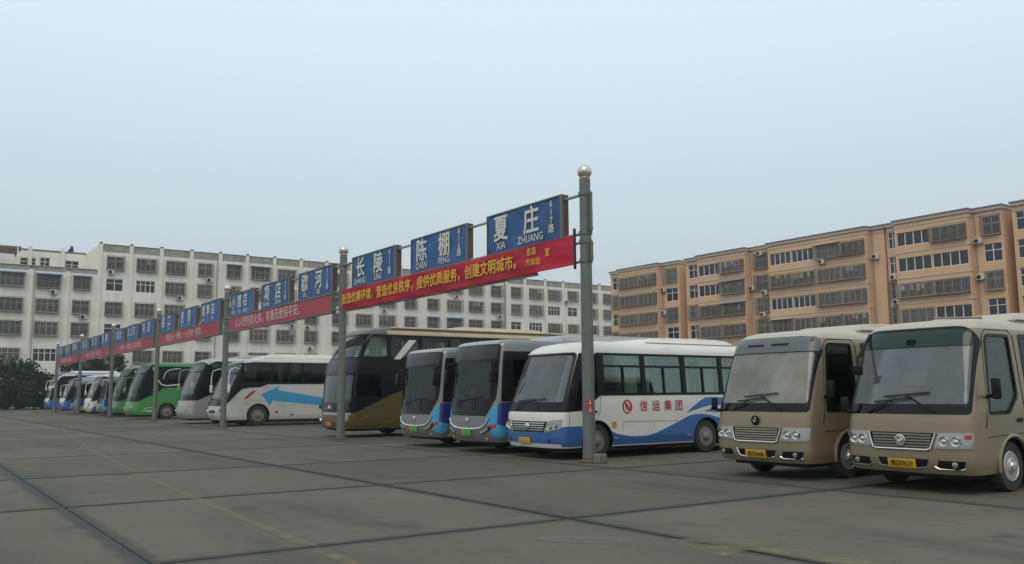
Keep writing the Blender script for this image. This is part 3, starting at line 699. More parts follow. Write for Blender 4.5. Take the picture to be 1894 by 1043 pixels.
    # front patches are meshed along the curve of the nose: a = angle on the plan curve, scaled to metres
    def toA(s, poly):
        out = []
        for i in range(len(poly)):
            a, c = Vector(poly[i][:2]), Vector(poly[(i+1) % len(poly)][:2]); m = max(1, int((c-a).length/.04))
            for k in range(m):
                p = a+(c-a)*k/m; u = min(abs(p.x)/s.hw(p.y), .9995); out.append((math.asin(u**(s.n/2))*s.W/2*(1 if p.x >= 0 else -1), p.y))
        return out
    def FA(s, a, z, off=0.):
        t = abs(a)/(s.W/2); sg = 1 if a >= 0 else -1; h = s.hw(z); u = math.sin(min(t, PI/2))**(2/s.n); q = max(0, math.cos(min(t, PI/2)))**(2/s.n)
        nx = u**(s.n-1)/h; ny = q**(s.n-1)/s.D; l = math.hypot(nx, ny) or 1
        return (sg*(u*h+nx/l*off), s.yf(z)+s.D*(1-q)-ny/l*off, z)
    def front(s, name, poly, m, off=.004, boolean=False, parent=None, inn=.012):
        return s._mk(name, s.toA(poly), s.FA, 0, m, off, inn, boolean, parent)
    def _mk(s, name, poly, mp, key, m, off, inn, boolean, parent):
        me = bpy.data.meshes.new(name); o = bpy.data.objects.new(name, me); COL.objects.link(o); o.parent = parent or s.root
        if boolean: s.later.append((me, poly, mp, key, m, off, inn))
        else: s._fill(me, poly, mp, m, off, inn, ())
        return o
    def _fill(s, me, poly, mp, m, off, inn, holes):
        fine = None
        if mp != s.FA and not hasattr(mp, '__self__') and min(p[0] for p in poly) < s.yf(max(p[1] for p in poly))+s.D: fine = s.yf(max(p[1] for p in poly))+s.D+.03
        v, f = patch_mesh(poly, mp, off, off-inn, s.step, holes, fine); me.from_pydata(v, [], f); me.materials.append(m); N_ = LASTN; finish(me, 180)
        me.normals_split_custom_set_from_vertices([tuple(q) for q in N_])
    def _cut(s, v, f):
        k = len(s.cv); s.cv += v; s.cf += [tuple(i+k for i in q) for q in f]
    def wside(s, poly, g, sides=(1, -1), name='side_window', off=-.012):
        for sd in sides:
            s._cut(*patch_mesh(poly, lambda a, c, o_: s.S(a, c, sd, o_), .12, -.2, .3)); s.side(name, poly, g, off, (sd,), inn=.008); s.holes[sd].append(poly)
    def wfront(s, poly, g, name='windscreen', off=-.012):
        s._cut(*patch_mesh(s.toA(poly), s.FA, .15, -.25, s.step)); s.holes[0].append(s.toA(poly)); return s.front(name, poly, g, off, inn=.008)
    def arch(s, y, r):
        for sd in (-1, 1):
            vs_ = []; n = 24
            for x in (sd*(s.W/2+.1), sd*(s.W/2-.55)): vs_ += [(x, y+r*math.cos(2*PI*k/n), r*math.sin(2*PI*k/n)+s.wr*1.02) for k in range(n)]
            fs_ = [(k, (k+1) % n, n+(k+1) % n, n+k) for k in range(n)]+[tuple(range(n))[::-1], tuple(range(n, 2*n))]
            s._cut(vs_, fs_); s.holes[sd].append([(y+r*math.cos(2*PI*k/n), r*math.sin(2*PI*k/n)+s.wr*1.02) for k in range(n)])
    def wheels(s, ys, r, w=.22, cover=False, arch=1.16):
        s.wr = r
        def ty(): return MB().lathe([(r*.58, -w/2+.02), (r*.62, -w/2), (r*.93, -w/2), (r, -w*.32), (r, w*.32), (r*.93, w/2), (r*.62, w/2), (r*.58, w/2-.02)], 28, 'x').mesh('wheel', M_RUBBER, 35)
        def rm():
            b = MB(); m_ = M_SILVERRIM if cover else M_RIM
            b.lathe([(r*.60, w/2-.005), (r*.57, w/2+.004), (r*.53, w/2-.02), (r*.45, w/2-.035), (r*.33, w/2-.005), (r*.22, w/2+.012), (r*.17, w/2+.05), (r*.06, w/2+.06)], 24, 'x', m=m_)
            for k in range(6):
                a = 2*PI*k/6; b.lathe([(r*.075, 0), (r*.07, .006)], 8, 'x', (w/2-.024+.004, r*.43*math.cos(a), r*.43*math.sin(a)), M_BLACK)
                a += .5; b.lathe([(r*.03, 0), (r*.03, .02)], 6, 'x', (w/2+.006, r*.25*math.cos(a), r*.25*math.sin(a)), m_)
            return b.mesh('rim', None, 35)
        tm = cached(('tyre', r, w), ty); rmm = cached(('rim', r, w, cover), rm)
        for i, y in enumerate(ys):
            s.arch(y, r*arch)
            for sd in (1, -1):
                o = bpy.data.objects.new('wheel', tm); COL.objects.link(o); o.parent = s.root; o.location = (sd*(s.W/2-.04-w/2), y, r)
                if sd < 0: o.rotation_euler.z = PI
                q = bpy.data.objects.new('rim', rmm); COL.objects.link(q); q.parent = o
    def band(s, poly, m, sides=(1, -1), name='window_band', off=.007): return s.side(name, poly, m, off, sides, True)
    def plate(s, z, txt, m=M_YPLATE, w=.44, h=.14, x=0, size=.105, off=.03):
        p = s.front('number_plate', rect(x-w/2, x+w/2, z-h/2, z+h/2), m, off, inn=.02)
        if txt:
            y = s.F(x, z, off)[1]-.004
            lettering(txt, size, M_INK, p, (x, y, z), sx_=.86, bold=.01)
        return p
    def seats(s, y0, y1, step=.85, m=None):
        w = s.W/2-.15
        def mk():
            b = MB()
            for x in (-w+.22, -w+.68, w-.68, w-.22):
                b.box(x-.21, x+.21, .02, .12, .3, 1.12); b.box(x-.21, x+.21, -.42, .02, .3, .42); b.box(x-.14, x+.14, .03, .11, 1.12, 1.26)
            return b.mesh('seat_row', m or M_SEAT, 0)
        me = cached(('seat', round(w, 2), (m or M_SEAT).name), mk); y = y0
        while y < y1:
            o = bpy.data.objects.new('seat_row', me); COL.objects.link(o); o.parent = s.root; o.location = (0, y, s.zfl); y += step
    def curtain(s, y0, y1, z0, z1, sd=1, m=None):
        b = MB(); n = max(4, int((y1-y0)/.05))
        for k in range(n):
            a, c = y0+(y1-y0)*k/n, y0+(y1-y0)*(k+1)/n; d0, d1 = (.03 if k % 2 else 0), (0 if k % 2 else .03)
            zz = []
            for (yy, dd, z) in ((a, d0, z0), (c, d1, z0), (c, d1, z1), (a, d0, z1)):
                p = s.S(yy, z, sd, -.13-dd); zz.append(p)
            b.quad(*zz)
        return b.build('curtain', m or M_CURT, s.root, smooth=0)
    def cockpit(s, y=.75, z=None):
        z = z or s.zfl+.55
        yb = s.yf(z)
        MB().box(-s.W/2+.14, s.W/2-.14, yb+.14, yb+.55, z-.35, z).build('dashboard', M_DASH, s.root, smooth=0)
        b = MB(); n = 20; c = Vector((s.W/2-.55, yb+.72, z+.12))
        b.tube([c+Vector((.22*math.cos(2*PI*k/n), .12*math.sin(2*PI*k/n), .18*math.sin(2*PI*k/n))) for k in range(n+1)], .015, 6); b.tube([c, c+Vector((0, -.2, -.25))], .03, 6)
        b.tube([c+Vector((-.22, 0, 0)), c+Vector((.22, 0, 0))], .012, 5)
        b.build('steering_wheel', M_BLACK, s.root)
        MB().box(s.W/2-.8, s.W/2-.3, yb+1.25, yb+1.37, s.zfl+.1, s.zfl+1.2).box(s.W/2-.8, s.W/2-.3, yb+.85, yb+1.25, s.zfl+.1, s.zfl+.45).build('driver_seat', M_SEAT, s.root, smooth=0)
    def wiper(s, x0, z0, x1, z1, bl=.8):
        b = MB(); b.tube([s.F(x0, z0, .03), s.F((x0+x1)/2, (z0+z1)/2, .06), s.F(x1, z1, .045)], .014, 5)
        b.tube([s.F(x1-bl/2, z1-.03, .025), s.F(x1, z1, .03), s.F(x1+bl/2, z1+.03, .025)], .012, 5); b.build('wiper', M_BLACK, s.root)
    def headlight(s, poly, lamps, amber=None, m=M_LENS, r=.07):
        h = s.front('headlight', poly, m, .012, inn=.03)
        for (x, z) in lamps:
            y = s.F(x, z, .012)[1]; MB().lathe([(r*1.15, 0), (r*1.1, -.02), (r*.95, -.015), (r*.85, .004), (r*.5, .012), (r*.45, -.012), (r*.1, -.02)], 16, 'y', (x, y, z)).build('lamp', M_CHROME, h)
        if amber: s.front('indicator', amber, M_AMBER, .018, parent=h, inn=.02)
        return h
    def mirror(s, x, arm, size, m, headm=None):
        o = MB().tube(arm, .028, 7).build('mirror', m, s.root)
        me = rbox_mesh('mirror_head', size[0], size[1], size[2], min(size)*.3, headm or m)
        q = bpy.data.objects.new('mirror_head', me); COL.objects.link(q); q.parent = o; q.location = arm[-1]
        return o
    def pod(s, name, y0, y1, w, h, m, r=.12, taper=.5):
        """roof unit with sloping nose"""
        z0 = s.H-.02; hw_ = w/2; rows = []
        for (t, zz) in ((0, 0), (.35, .55), (.8, .9), (1.1, 1)):
            k = t*taper*(1 if zz else 0); ins = r*zz*.9
            rows.append([(-hw_+ins*(.3+.7*zz), y0+k, z0+h*zz), (hw_-ins*(.3+.7*zz), y0+k, z0+h*zz), (hw_-ins*(.3+.7*zz), y1-k*.7, z0+h*zz), (-hw_+ins*(.3+.7*zz), y1-k*.7, z0+h*zz)])
        b = MB(); b.add([v for q in rows for v in q], [(4*i+a, 4*i+(a+1) % 4, 4*i+4+(a+1) % 4, 4*i+4+a) for i in range(3) for a in range(4)]+[(12, 13, 14, 15), (3, 2, 1, 0)])
        o = b.build(name, m, s.root, smooth=0)
        bm = bmesh.new(); bm.from_mesh(o.data); bmesh.ops.bevel(bm, geom=bm.edges[:], offset=.035, segments=2, affect='EDGES'); bm.to_mesh(o.data); bm.free(); finish(o.data, 50); return o
    def groove(s, pts, w=.012, m=None, sd=1):
        b = MB(); P = [s.S(y, z, sd, .004) for y, z in pts]; b.tube(P, w/2, 4); return b.build('panel_gap', m or M_BLACK, s.root)
    def done(s):
        for (me_, poly, mp, key, m, off, inn) in s.later: s._fill(me_, poly, mp, m, off, inn, s.holes[key])
        me = bpy.data.meshes.new('cutter'); me.from_pydata(s.cv, [], s.cf); me.materials.append(M_BLACK); finish(me, 0)
        c = bpy.data.objects.new('cutter', me); COL.objects.link(c); c.parent = s.root
        for p in s.pieces:
            md = p.modifiers.new('cut', 'BOOLEAN'); md.operation = 'DIFFERENCE'; md.object = c; md.solver = 'EXACT'; md.material_mode = 'TRANSFER'; md.use_self = True
            PENDING.append((p, c))
        return s.root
def bake_cuts():
    bpy.context.view_layer.update(); dg = bpy.context.evaluated_depsgraph_get(); res = []; gone = set()
    for p, c in PENDING: res.append((p, bpy.data.meshes.new_from_object(p.evaluated_get(dg)), c))
    for p, me, c in res:
        p.modifiers.clear(); p.data = me; me.name = p.name; finish(me, 28, False); gone.add(c)
    for c in gone: bpy.data.objects.remove(c)
    PENDING.clear()
def copy_tree(o, parent=None):
    c = o.copy(); COL.objects.link(c)
    if parent: c.parent = parent
    for ch in list(o.children): copy_tree(ch, c)
    return c
def paint(name, c, rough=.32, coat=.3, grime=.18, metal=0.): return mat(name, c, rough, metal, var=.06, scale=1.2, coat=coat, grime=grime)
P_CHAMP = paint('champagne paint', (.235, .195, .138), .35, .3, .10, .15)
P_WHITE = paint('white bus paint', (.68, .675, .65), .35, .3, .22)
P_SILVER = paint('silver bus paint', (.22, .225, .235), .33, .3, .15, .35)
P_GOLD = paint('old gold paint', (.115, .09, .03), .4, .2, .2, .2)
P_GREEN = paint('green coach paint', (.06, .26, .07), .35, .3, .12)
P_BLUE = paint('mid blue paint', (.03, .12, .36), .35, .3, .12)
P_SKY = paint('light blue paint', (.05, .30, .52), .35, .2, .1)
P_NAVY = paint('dark blue paint', (.02, .035, .20), .35, .3, .1)
P_YEL = paint('yellow paint', (.55, .46, .05), .4, .2, .1)
P_RED = paint('red paint', (.33, .03, .03), .4, .2, .1)
P_GREY = paint('dark grey paint', (.09, .105, .11), .4, .2, .2)
P_CREAM = paint('cream roof paint', (.50, .42, .27), .5, .1, .35)
P_LGREY = paint('silver grey paint', (.34, .34, .35), .35, .3, .15, .2)

# --- the two champagne minibuses at the right
def minibus(label, x, yf, plate, kind):
    b = Bus('minibus', label, x, yf, 2.04, 7.0, 2.60, [(.3, .07), (.38, .02), (.5, 0), (.62, .0), (1.0, .03), (1.16, .06), (1.5, .17), (2.0, .34), (2.3, .46), (2.44, .54), (2.52, .66), (2.57, .82), (2.6, 1.1)], .34, 3.4, .26, .29, .62, .12, 1.2, P_CHAMP, 'champagne minibuses', .1)
    b.wheels([1.24, 4.94], .375, .21, True); bd = b.body(); bd.data.materials.append(paint('champagne with painted sky light', (.42, .385, .32), .45, .15, .15))  # lighter copy of the champagne: sky light from above painted into the colour
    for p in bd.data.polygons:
        if p.center.z > 2.42 and p.material_index == 0 and p.normal.z > .2: p.material_index = 2  # upward roof faces take the copy with the painted-in sky light
    top = 2.46 if kind == 2 else 2.22
    full = rp([(-.985, 1.15), (.985, 1.15), (.925, 2.46, .30), (-.925, 2.46, .30)], .06, 7)
    b.front('windscreen_surround', full, M_GLOSSB, .005, True)
    b.wfront(rp([(-.945, 1.30), (.945, 1.30), (.895 if kind == 2 else .905, top-.03, .26 if kind == 2 else .08), (-.895 if kind == 2 else -.905, top-.03, .26 if kind == 2 else .08)], .06, 7), G_WSDUST if kind == 1 else G_WSGREY)
    if kind == 1:
        b.front('visor_panel', rp([(-.93, 2.19), (.93, 2.19), (.90, 2.45, .26), (-.90, 2.45, .26)], .02, 7), P_GREY, .012)
        for x_ in (-.30, .24): b.front('vent', rp(rect(x_-.18, x_+.18, 2.31, 2.345), .012), M_BLACK, .02)
        MB().box(-.07, .07, .46, .5, 2.04, 2.16).build('rear_view_mirror', M_BLACK, b.root, smooth=0)
    else:
        b.front('sun_strip', rp([(-.90, 2.16), (.90, 2.16), (.87, 2.42, .25), (-.87, 2.42, .25)], .02, 7), glass('green sun strip', (.10, .20, .18), .25, (.05, .11, .10)), .0)
        MB().box(-.06, .06, .40, .46, 2.2, 2.28).build('rear_view_mirror', M_BLACK, b.root, smooth=0)
        b.front('paper_card', rect(-.02, .30, 1.58, 1.78), mat('pale card', (.5, .5, .48), .8), -.03)
    b.wiper(-.55, 1.17, -.15, 1.36, .62); b.wiper(.52, 1.18, .05, 1.44, .72)
    # door, windows, door seam
    dw = rp([(.66, 1.17), (1.2, 1.17), (1.5, 1.42), (1.5, 2.30), (.86, 2.30, .12)], .06)
    b.band(rp([(.62, 1.14), (1.22, 1.14), (1.54, 1.40), (1.54, 2.34), (.80, 2.34, .14)], .07), M_BLACK, name='door_glass_frame')
    b.wside(dw, G_TINT if kind == 2 else G_DARK, name='door_window')
    b.band(rp(rect(1.82, 6.75, 1.36, 2.36), .06), M_BLACK)
    for k in range(4): b.wside(rp(rect(1.88+k*1.22, 1.88+k*1.22+1.14, 1.42, 2.30), .05), G_DARK)
    b.groove([(.52, .95), (.56, 1.1), (.74, 2.3), (.86, 2.4), (1.55, 2.41), (1.66, 2.3), (1.68, 1.2), (1.66, .85), (1.7, .6)])
    b.groove([(.55, .82), (1.75, .86)]); b.side('door_handle', rp(rect(1.42, 1.58, 1.02, 1.08), .02), M_BLACK, .02)
    # wheel-arch lip
    lip = MB(); 
    lip.tube([(b.W/2+.008, 1.24+.44*math.cos(a), .385+.44*math.sin(a)) for a in [PI*k/18 for k in range(-1, 20)]], .03, 6)
    lip.build('arch_lip', P_CHAMP, b.root)
    # front: grille, lamps, bumper
    gr = b.front('grille', rp([(-.46, .66), (-.52, .88), (.52, .88), (.46, .66)], .03), M_BLACK, .006)
    for k in range(5): b.front('slat', rect(-.47+.006*(4-k), .47-.006*(4-k), .672+k*.042, .695+k*.042), M_RIM if kind == 2 else mat('champagne slat', (.30, .26, .21), .4, .3), .016, parent=gr)
    fr_ = MB(); fr_.tube([b.F(x_, z_, .018) for x_, z_ in ((-.535, .885), (-.46, .655), (-.40, .635), (.40, .635), (.46, .655), (.535, .885))], .014, 6); fr_.build('grille_trim', M_CHROME, b.root)
    b.headlight(rp([(.50, .655), (.58, .885), (1.0, .885), (.99, .66)], .02), [(.655, .765), (.815, .765)], r=.062)
    b.headlight(rp([(-.50, .655), (-.58, .885), (-1.0, .885), (-.99, .66)], .02), [(-.655, .765), (-.815, .765)], r=.062)
    for s_ in (-1, 1): b.front('marker_lamp', rp([(s_*.91, .80), (s_*.975, .80), (s_*.98, .86), (s_*.91, .86)], .01), M_REDL if kind == 2 and s_ > 0 else M_LENS, .03)
    b.front('intake', rp([(-.34, .38), (-.40, .50), (.42, .50), (.36, .38)], .02), M_BLACK, .004)
    tr_ = MB(); tr_.tube([b.F(x_, z_, .012) for x_, z_ in ((-.43, .51), (-.37, .385), (-.2, .365), (.25, .365), (.38, .385))], .010, 5); tr_.build('intake_trim', M_CHROME if kind == 1 else P_CHAMP, b.root)
    for s_ in (-1, 1):
        q = b.front('fog_lamp', rp([(s_*.52, .38), (s_*.56, .49), (s_*.92, .49), (s_*.88, .38)], .015), M_BLACK, .006)
        y = b.F(s_*.78, .435, .01)[1]; MB().lathe([(.045, 0), (.04, -.012), (.01, -.016)], 12, 'y', (s_*.78, y, .435)).build('lamp', M_LENS, q)
        t2 = MB(); t2.tube([b.F(x_*s_, z_, .012) for x_, z_ in ((.50, .40), (.56, .365), (.85, .365), (.90, .385))], .010, 5); t2.build('fog_trim', M_CHROME, b.root)
    b.plate(.425, plate)
    zl = 1.0 if kind == 1 else .765
    y = b.F(0, zl, .02 if kind == 1 else .022)[1]; em = MB().lathe([(.085, 0), (.085, -.012), (.072, -.016), (.068, -.008), (.01, -.008)], 20, 'y', (0, y, zl)).build('emblem', M_BLACK if kind == 1 else M_CHROME, b.root)
    MB().tube([(-.03, y-.016, zl-.04), (.035, y-.016, zl), (0, y-.016, zl+.045), (-.03, y-.016, zl+.01), (.0, y-.016, zl-.03)], .012, 5).build('crest', M_CHROME, em)
    b.cockpit(); b.seats(2.3, 6.3)
    # mirrors: door mirror on the right of the picture, hoop mirror on the left corner
    c = b.S(.62, 1.4, 1, .0)
    b.mirror(1, [c, (c[0]+.16, c[1]-.05, 1.43), (c[0]+.20, c[1]-.1, 1.52)], (.12, .08, .30), M_BLACK)
    c = b.F(-.99, 1.16, 0)
    b.mirror(-1, [c, (c[0]-.02, c[1]-.2, 1.2), (c[0]+.06, c[1]-.22, 1.3)], (.12, .05, .2), M_BLACK)
    b.pod('air_conditioner', 2.0, 4.6, 1.6, .17, MATS['champagne with painted sky light'])
    if kind == 2:
        MB().tube([(.1, .95, 2.63), (.75, 1.15, 2.60)], .02, 6).build('aerial', M_RIM, b.root)
        b.mirror(-1, [b.F(-.80, 2.40, 0), b.F(-.72, 2.0, .22), b.F(-.66, 1.82, .24)], (.15, .04, .15), M_BLACK)
    return b.done()
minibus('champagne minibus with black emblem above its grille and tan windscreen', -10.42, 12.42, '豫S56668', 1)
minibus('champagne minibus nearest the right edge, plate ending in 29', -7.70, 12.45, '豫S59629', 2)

# --- white and blue midi bus
def midi():
    b = Bus('midi_bus', 'white midi bus with blue wave and red lettering behind the nearest post', -16.72, 12.05, 2.22, 7.3, 2.70, [(.28, .06), (.4, .01), (.55, 0), (1.0, .02), (1.09, .05), (1.5, .2), (2.0, .39), (2.36, .54), (2.46, .6), (2.55, .72), (2.63, .9), (2.7, 1.3)], .36, 3.0, .26, .27, .75, .10, 1.2, P_WHITE, None, .1)
    b.wheels([1.16, 4.74], .40, .23, False, 1.17); b.body()
    b.front('windscreen_surround', rp([(-1.07, 1.07), (1.07, 1.07), (.975, 2.42, .1), (-.975, 2.42, .1)], .01, 5), M_BLACK, .005, True)
    b.wfront(rp([(-1.0, 1.29), (1.0, 1.29), (.93, 2.37, .15), (-.93, 2.37, .15)], .05, 5), G_WSGREY)
    b.wiper(-.55, 1.1, -.2, 1.34, .7); b.wiper(.35, 1.1, .15, 1.34, .7)
    b.band(b.edge(2.40, 1.07)+rp([(.72, 1.07), (1.26, 1.43), (7.0, 1.43), (7.0, 2.42), (1.2, 2.42)], .03), M_BLACK)
    b.wside(rp([(.52, 1.16), (.74, 1.16), (1.20, 1.48), (1.20, 2.36), (.84, 2.36)], .04), G_DARK, name='driver_window')
    for k, (a, c) in enumerate(((1.42, 2.60), (2.72, 3.94), (4.08, 5.30), (5.42, 6.62))):
        b.wside(rp(rect(a, c, 2.14, 2.37), .03), G_GREEN, name='vent_window'); m_ = (a+c)/2
        b.wside(rp(rect(a, m_-.025, 1.49, 2.09), .03), G_GREEN); b.wside(rp(rect(m_+.025, c, 1.49, 2.09), .03), G_GREEN)
        if k != 1: b.curtain(a+.6, c-.05, 1.45, 2.4, 1)
        b.curtain(a+.02, a+(.12 if k == 0 else .28), 1.45, 2.4, 1); b.curtain(a+.1, a+.5, 1.45, 2.4, -1)
    # blue livery
    wave = [(1.43, .67), (1.75, .55), (2.05, .50), (2.27, .48), (2.7, .48), (3.0, .54), (3.25, .62), (3.7, .77), (4.11, .92), (4.35, .955), (4.6, .955), (4.9, .92), (5.2, .85), (6, .80), (7.05, .80)]
    b.side('blue_skirt', b.edge(.75, .30, .95)+[(7.05, .30)]+wave[::-1]+[(1.2, .74), (.72, .75)], P_BLUE, .007, (1, -1), True)
    b.front('blue_bumper', [(-1.03, .30), (1.03, .30), (1.06, .45), (1.06, .74), (1.0, .735), (.8, .66), (.4, .62), (-.4, .62), (-.8, .66), (-1.0, .735), (-1.06, .74), (-1.06, .45)], P_BLUE, .003)
    b.side('blue_wave', [(4.03, .99), (4.28, 1.15), (4.54, 1.29), (4.75, 1.37), (5.3, 1.36), (6.2, 1.22), (6.2, 1.16), (5.14, 1.17), (4.85, 1.16), (4.59, 1.12), (4.3, 1.05)], P_BLUE, .004, (1, -1))
    b.side('blue_wave', [(4.65, 1.03), (5.0, 1.10), (5.6, 1.02), (6.3, .93), (6.3, .88), (5.5, .96), (5.0, 1.0)], P_BLUE, .0045, (1, -1))
    lt = b.side('logo', [(2.08+.15*math.cos(a), 1.17+.165*math.sin(a)) for a in [2*PI*k/24 for k in range(24)]], M_REDINK, .007)
    b.side('logo_mark', [(2.02, 1.30), (2.12, 1.27), (2.16, 1.18), (2.10, 1.10), (2.13, 1.17), (2.08, 1.23)], P_WHITE, .011, parent=lt)
    b.side('logo_mark', [(1.99, 1.25), (2.02, 1.12), (2.1, 1.06), (2.18, 1.06), (2.1, 1.03), (2.0, 1.06), (1.97, 1.14)], P_WHITE, .011, parent=lt)
    for ch, y in zip('信运集团', (2.60, 3.0, 3.4, 3.77)): lettering(ch, .27, M_REDINK, b.root, (b.hw(1.17)+.008, y, 1.165), '+x', bold=.012)
    b.groove([(1.93, .31), (1.93, .72), (1.97, .83), (2.9, .82)], .008, M_RIM); b.groove([(2.95, .82), (3.7, .81), (3.73, .6)], .008, M_RIM); b.groove([(2.93, .82), (2.93, .33)], .008, M_RIM)
    b.groove([(1.28, 1.42), (1.24, 1.05), (1.15, .86)], .01, M_BLACK); b.groove([(.34, .76), (.35, 1.05)], .01, M_RIM)
    b.side('filler_cap', rp(rect(1.60, 1.73, .69, .83), .02), M_OPLATE, .008)
    b.side('door_handle', rp(rect(1.0, 1.16, 1.05, 1.09), .015), M_BLACK, .02)
    for y in (1.72, 4.1): b.side('side_marker', rp(rect(y-.06, y+.06, .44, .475), .01), M_AMBER, .012)
    gr = b.front('grille', rp([(-.60, .62), (-.70, .86), (.70, .86), (.58, .62)], .03), M_BLACK, .006)
    for k in range(4): b.front('slat', rect(-.62+.02*(3-k), .62-.02*(3-k), .655+k*.052, .675+k*.052), M_CHROME, .016, parent=gr)
    y = b.F(0, .74, .024)[1]; MB().lathe([(.085, 0), (.08, -.012), (.05, -.02)], 16, 'y', (0, y, .74)).build('emblem', M_CHROME, b.root)
    for s_ in (-1, 1):
        b.headlight(rp([(s_*.60, .60), (s_*.74, .88), (s_*1.06, .91), (s_*1.04, .70)], .03), [(s_*.76, .735), (s_*.91, .765)], r=.06)
        y = b.F(s_*.74, .46, .006)[1]; MB().lathe([(.06, 0), (.055, -.012), (.01, -.014)], 12, 'y', (s_*.74, y, .46)).build('fog_lamp', P_NAVY, b.root)
    b.plate(.42, '', x=-.12)
    b.cockpit(); b.seats(1.9, 6.6)
    b.pod('air_conditioner', 2.9, 6.2, 1.7, .16, P_WHITE)
    c = b.S(.5, 1.5, 1, 0); b.mirror(1, [c, (c[0]+.14, c[1]-.1, 1.5), (c[0]+.16, c[1]-.12, 1.55)], (.1, .07, .3), M_BLACK)
    return b.done()
midi()

# --- silver city buses with blue swooshes
def city(label, x, yf, detail=True, L=8.2, group='silver city buses'):
    b = Bus('city_bus', label, x, yf, 2.34, L, 2.80, [(.3, .10), (.4, .04), (.55, 0), (.9, .01), (1.3, .04), (2.0, .09), (2.3, .12), (2.5, .15), (2.64, .19), (2.73, .26), (2.78, .38), (2.8, .55)], .38, 3.0, .14, .29, .55, .06, 1.0, P_SILVER, group, .1 if detail else .16)
    b.wheels([1.75, L-2.3], .43, .24); b.body()
    blk = [(-.80, .92), (.80, .92), (.93, 1.10), (1.06, 1.34), (1.08, 1.6), (1.075, 2.3), (1.06, 2.62), (1.02, 2.67), (-1.02, 2.67), (-1.06, 2.62), (-1.075, 2.3), (-1.08, 1.6), (-1.06, 1.34), (-.93, 1.10)]
    b.front('front_panel', blk, M_GLOSSB, .005, True)
    b.wfront(rp([(-.98, 1.34), (.98, 1.34), (1.01, 2.26), (-1.01, 2.26)], .08, 5), glass('city bus windscreen', (.50, .52, .51), .0, refl=.32))
    b.front('destination_display', rp(rect(-1.0, 1.0, 2.31, 2.64), .05), mat('purple tinted display glass', (.030, .022, .030), .15, spec=.4), .012)
    b.front('display_cap', rp([(-1.0, 2.68), (1.0, 2.68), (.95, 2.75), (-.95, 2.75)], .03), P_LGREY, .014)
    if detail:
        b.wiper(-.5, 1.12, -.3, 1.3, .7); b.wiper(.35, 1.05, .25, 1.35, .7)
        MB().tube([b.F(-.93, 1.9, -.08), b.F(-.75, 1.36, -.08)], .02, 5).build('grab_rail', M_WHITEINK, b.root)
        b.front('route_card', rect(.02, .18, 1.42, 1.58), mat('cream card', (.5, .44, .28), .8), -.04)
        b.front('route_card', rect(-.40, -.05, 1.42, 1.55), mat('red brown card', (.28, .08, .05), .8), -.04)
    # smile trim
    sm_ = MB(); sm_.tube([b.F(x_, z_, .012) for x_, z_ in ((-1.0, .84), (-.85, .70), (-.6, .625), (-.3, .60), (0, .595), (.3, .60), (.6, .625), (.80, .72), (.92, .90))], .022, 6); sm_.build('trim_strip', M_CHROME, b.root)
    em_y = b.F(0, .80, .01)[1]; MB().lathe([(.075, 0), (.07, -.014), (.05, -.02), (.01, -.012)], 14, 'y', (0, em_y, .80)).build('emblem', M_CHROME, b.root)
    p = b.plate(.50, '', M_GPLATE, .44, .15); b.front('plate_end', rect(-.22, -.12, .425, .575), M_OPLATE, .034, parent=p)
    for s_ in (-1, 1):
        h = b.front('headlight', rp([(s_*.62, .46), (s_*.66, .56), (s_*.98, .70), (s_*1.0, .60)], .02), M_BLACK, .01)
        for x_, z_ in ((.67, .51), (.76, .55), (.85, .59)):
            y = b.F(s_*x_, z_, .014)[1]; MB().lathe([(.045, 0), (.042, -.016), (.02, -.022)], 12, 'y', (s_*x_, y, z_)).build('lamp', M_LENS, h)
        b.front('indicator', rp([(s_*.96, .60), (s_*.98, .70), (s_*1.10, .74), (s_*1.08, .64)], .01), M_AMBER if s_ < 0 else M_REDL, .014)
        y = b.F(s_*.80, .36, .006)[1]; MB().lathe([(.05, 0), (.05, -.012), (.03, -.016)], 12, 'y', (s_*.80, y, .36)).build('fog_lamp', M_LENS, b.root)
        b.front('light_blue_swoosh', [(s_*x_, z_) for x_, z_ in ((.82, .78), (.88, .98), (1.0, 1.15), (1.12, 1.23), (1.12, .62), (1.10, .40), (1.02, .42), (.94, .56), (.99, .66))], P_SKY, .005)
        b.side('light_blue_swoosh', b.edge(.72, .40, .95)+[(.36, .40), (.46, .66)], P_SKY, .008, (s_,))
        b.side('dark_blue_swoosh', b.edge(1.24, .73, .95)+[(.5, .66), (.9, .78), (1.4, .92), (1.5, 1.1), (.9, 1.25)], P_NAVY, .009, (s_,))
        b.side('yellow_wedge', [(.42, .31), (.55, .46), (.8, .66), (1.2, .80), (1.2, .31)], P_YEL, .005, (s_,), True)
    b.band(b.edge(2.5, 1.28, .985)+[(L-.5, 1.24), (L-.5, 2.5)], M_BLACK)
    b.wside(rp(rect(.66, 1.5, 1.32, 2.3), .05), G_TINT, name='driver_window')
    k = 1.62
    while k+1.2 < L-.5: b.wside(rp(rect(k, k+1.15, 1.3, 2.45), .04), G_TINT); k += 1.24
    b.cockpit(); b.seats(2.2, L-.8, .9, mat('yellow plastic seats', (.40, .31, .06), .6))
    rails = MB()
    for y in (1.7, 2.9, 4.1): rails.tube([(.35, y, .6), (.35, y, 2.6)], .02, 6); rails.tube([(-.35, y, .6), (-.35, y, 2.6)], .02, 6)
    rails.build('handrails', mat('yellow handrail', (.45, .35, .05), .4), b.root)
    b.pod('battery_pod', 2.3, L-1.0, 1.9, .22, P_LGREY, .2, .5)
    for s_ in (-1, 1):
        c = b.F(s_*1.0, 2.25, 0); b.mirror(s_, [c, (c[0]+s_*.1, c[1]-.18, 2.2), (c[0]+s_*.10, c[1]-.2, 1.9)], (.16, .09, .34), M_BLACK)
    return b.done()
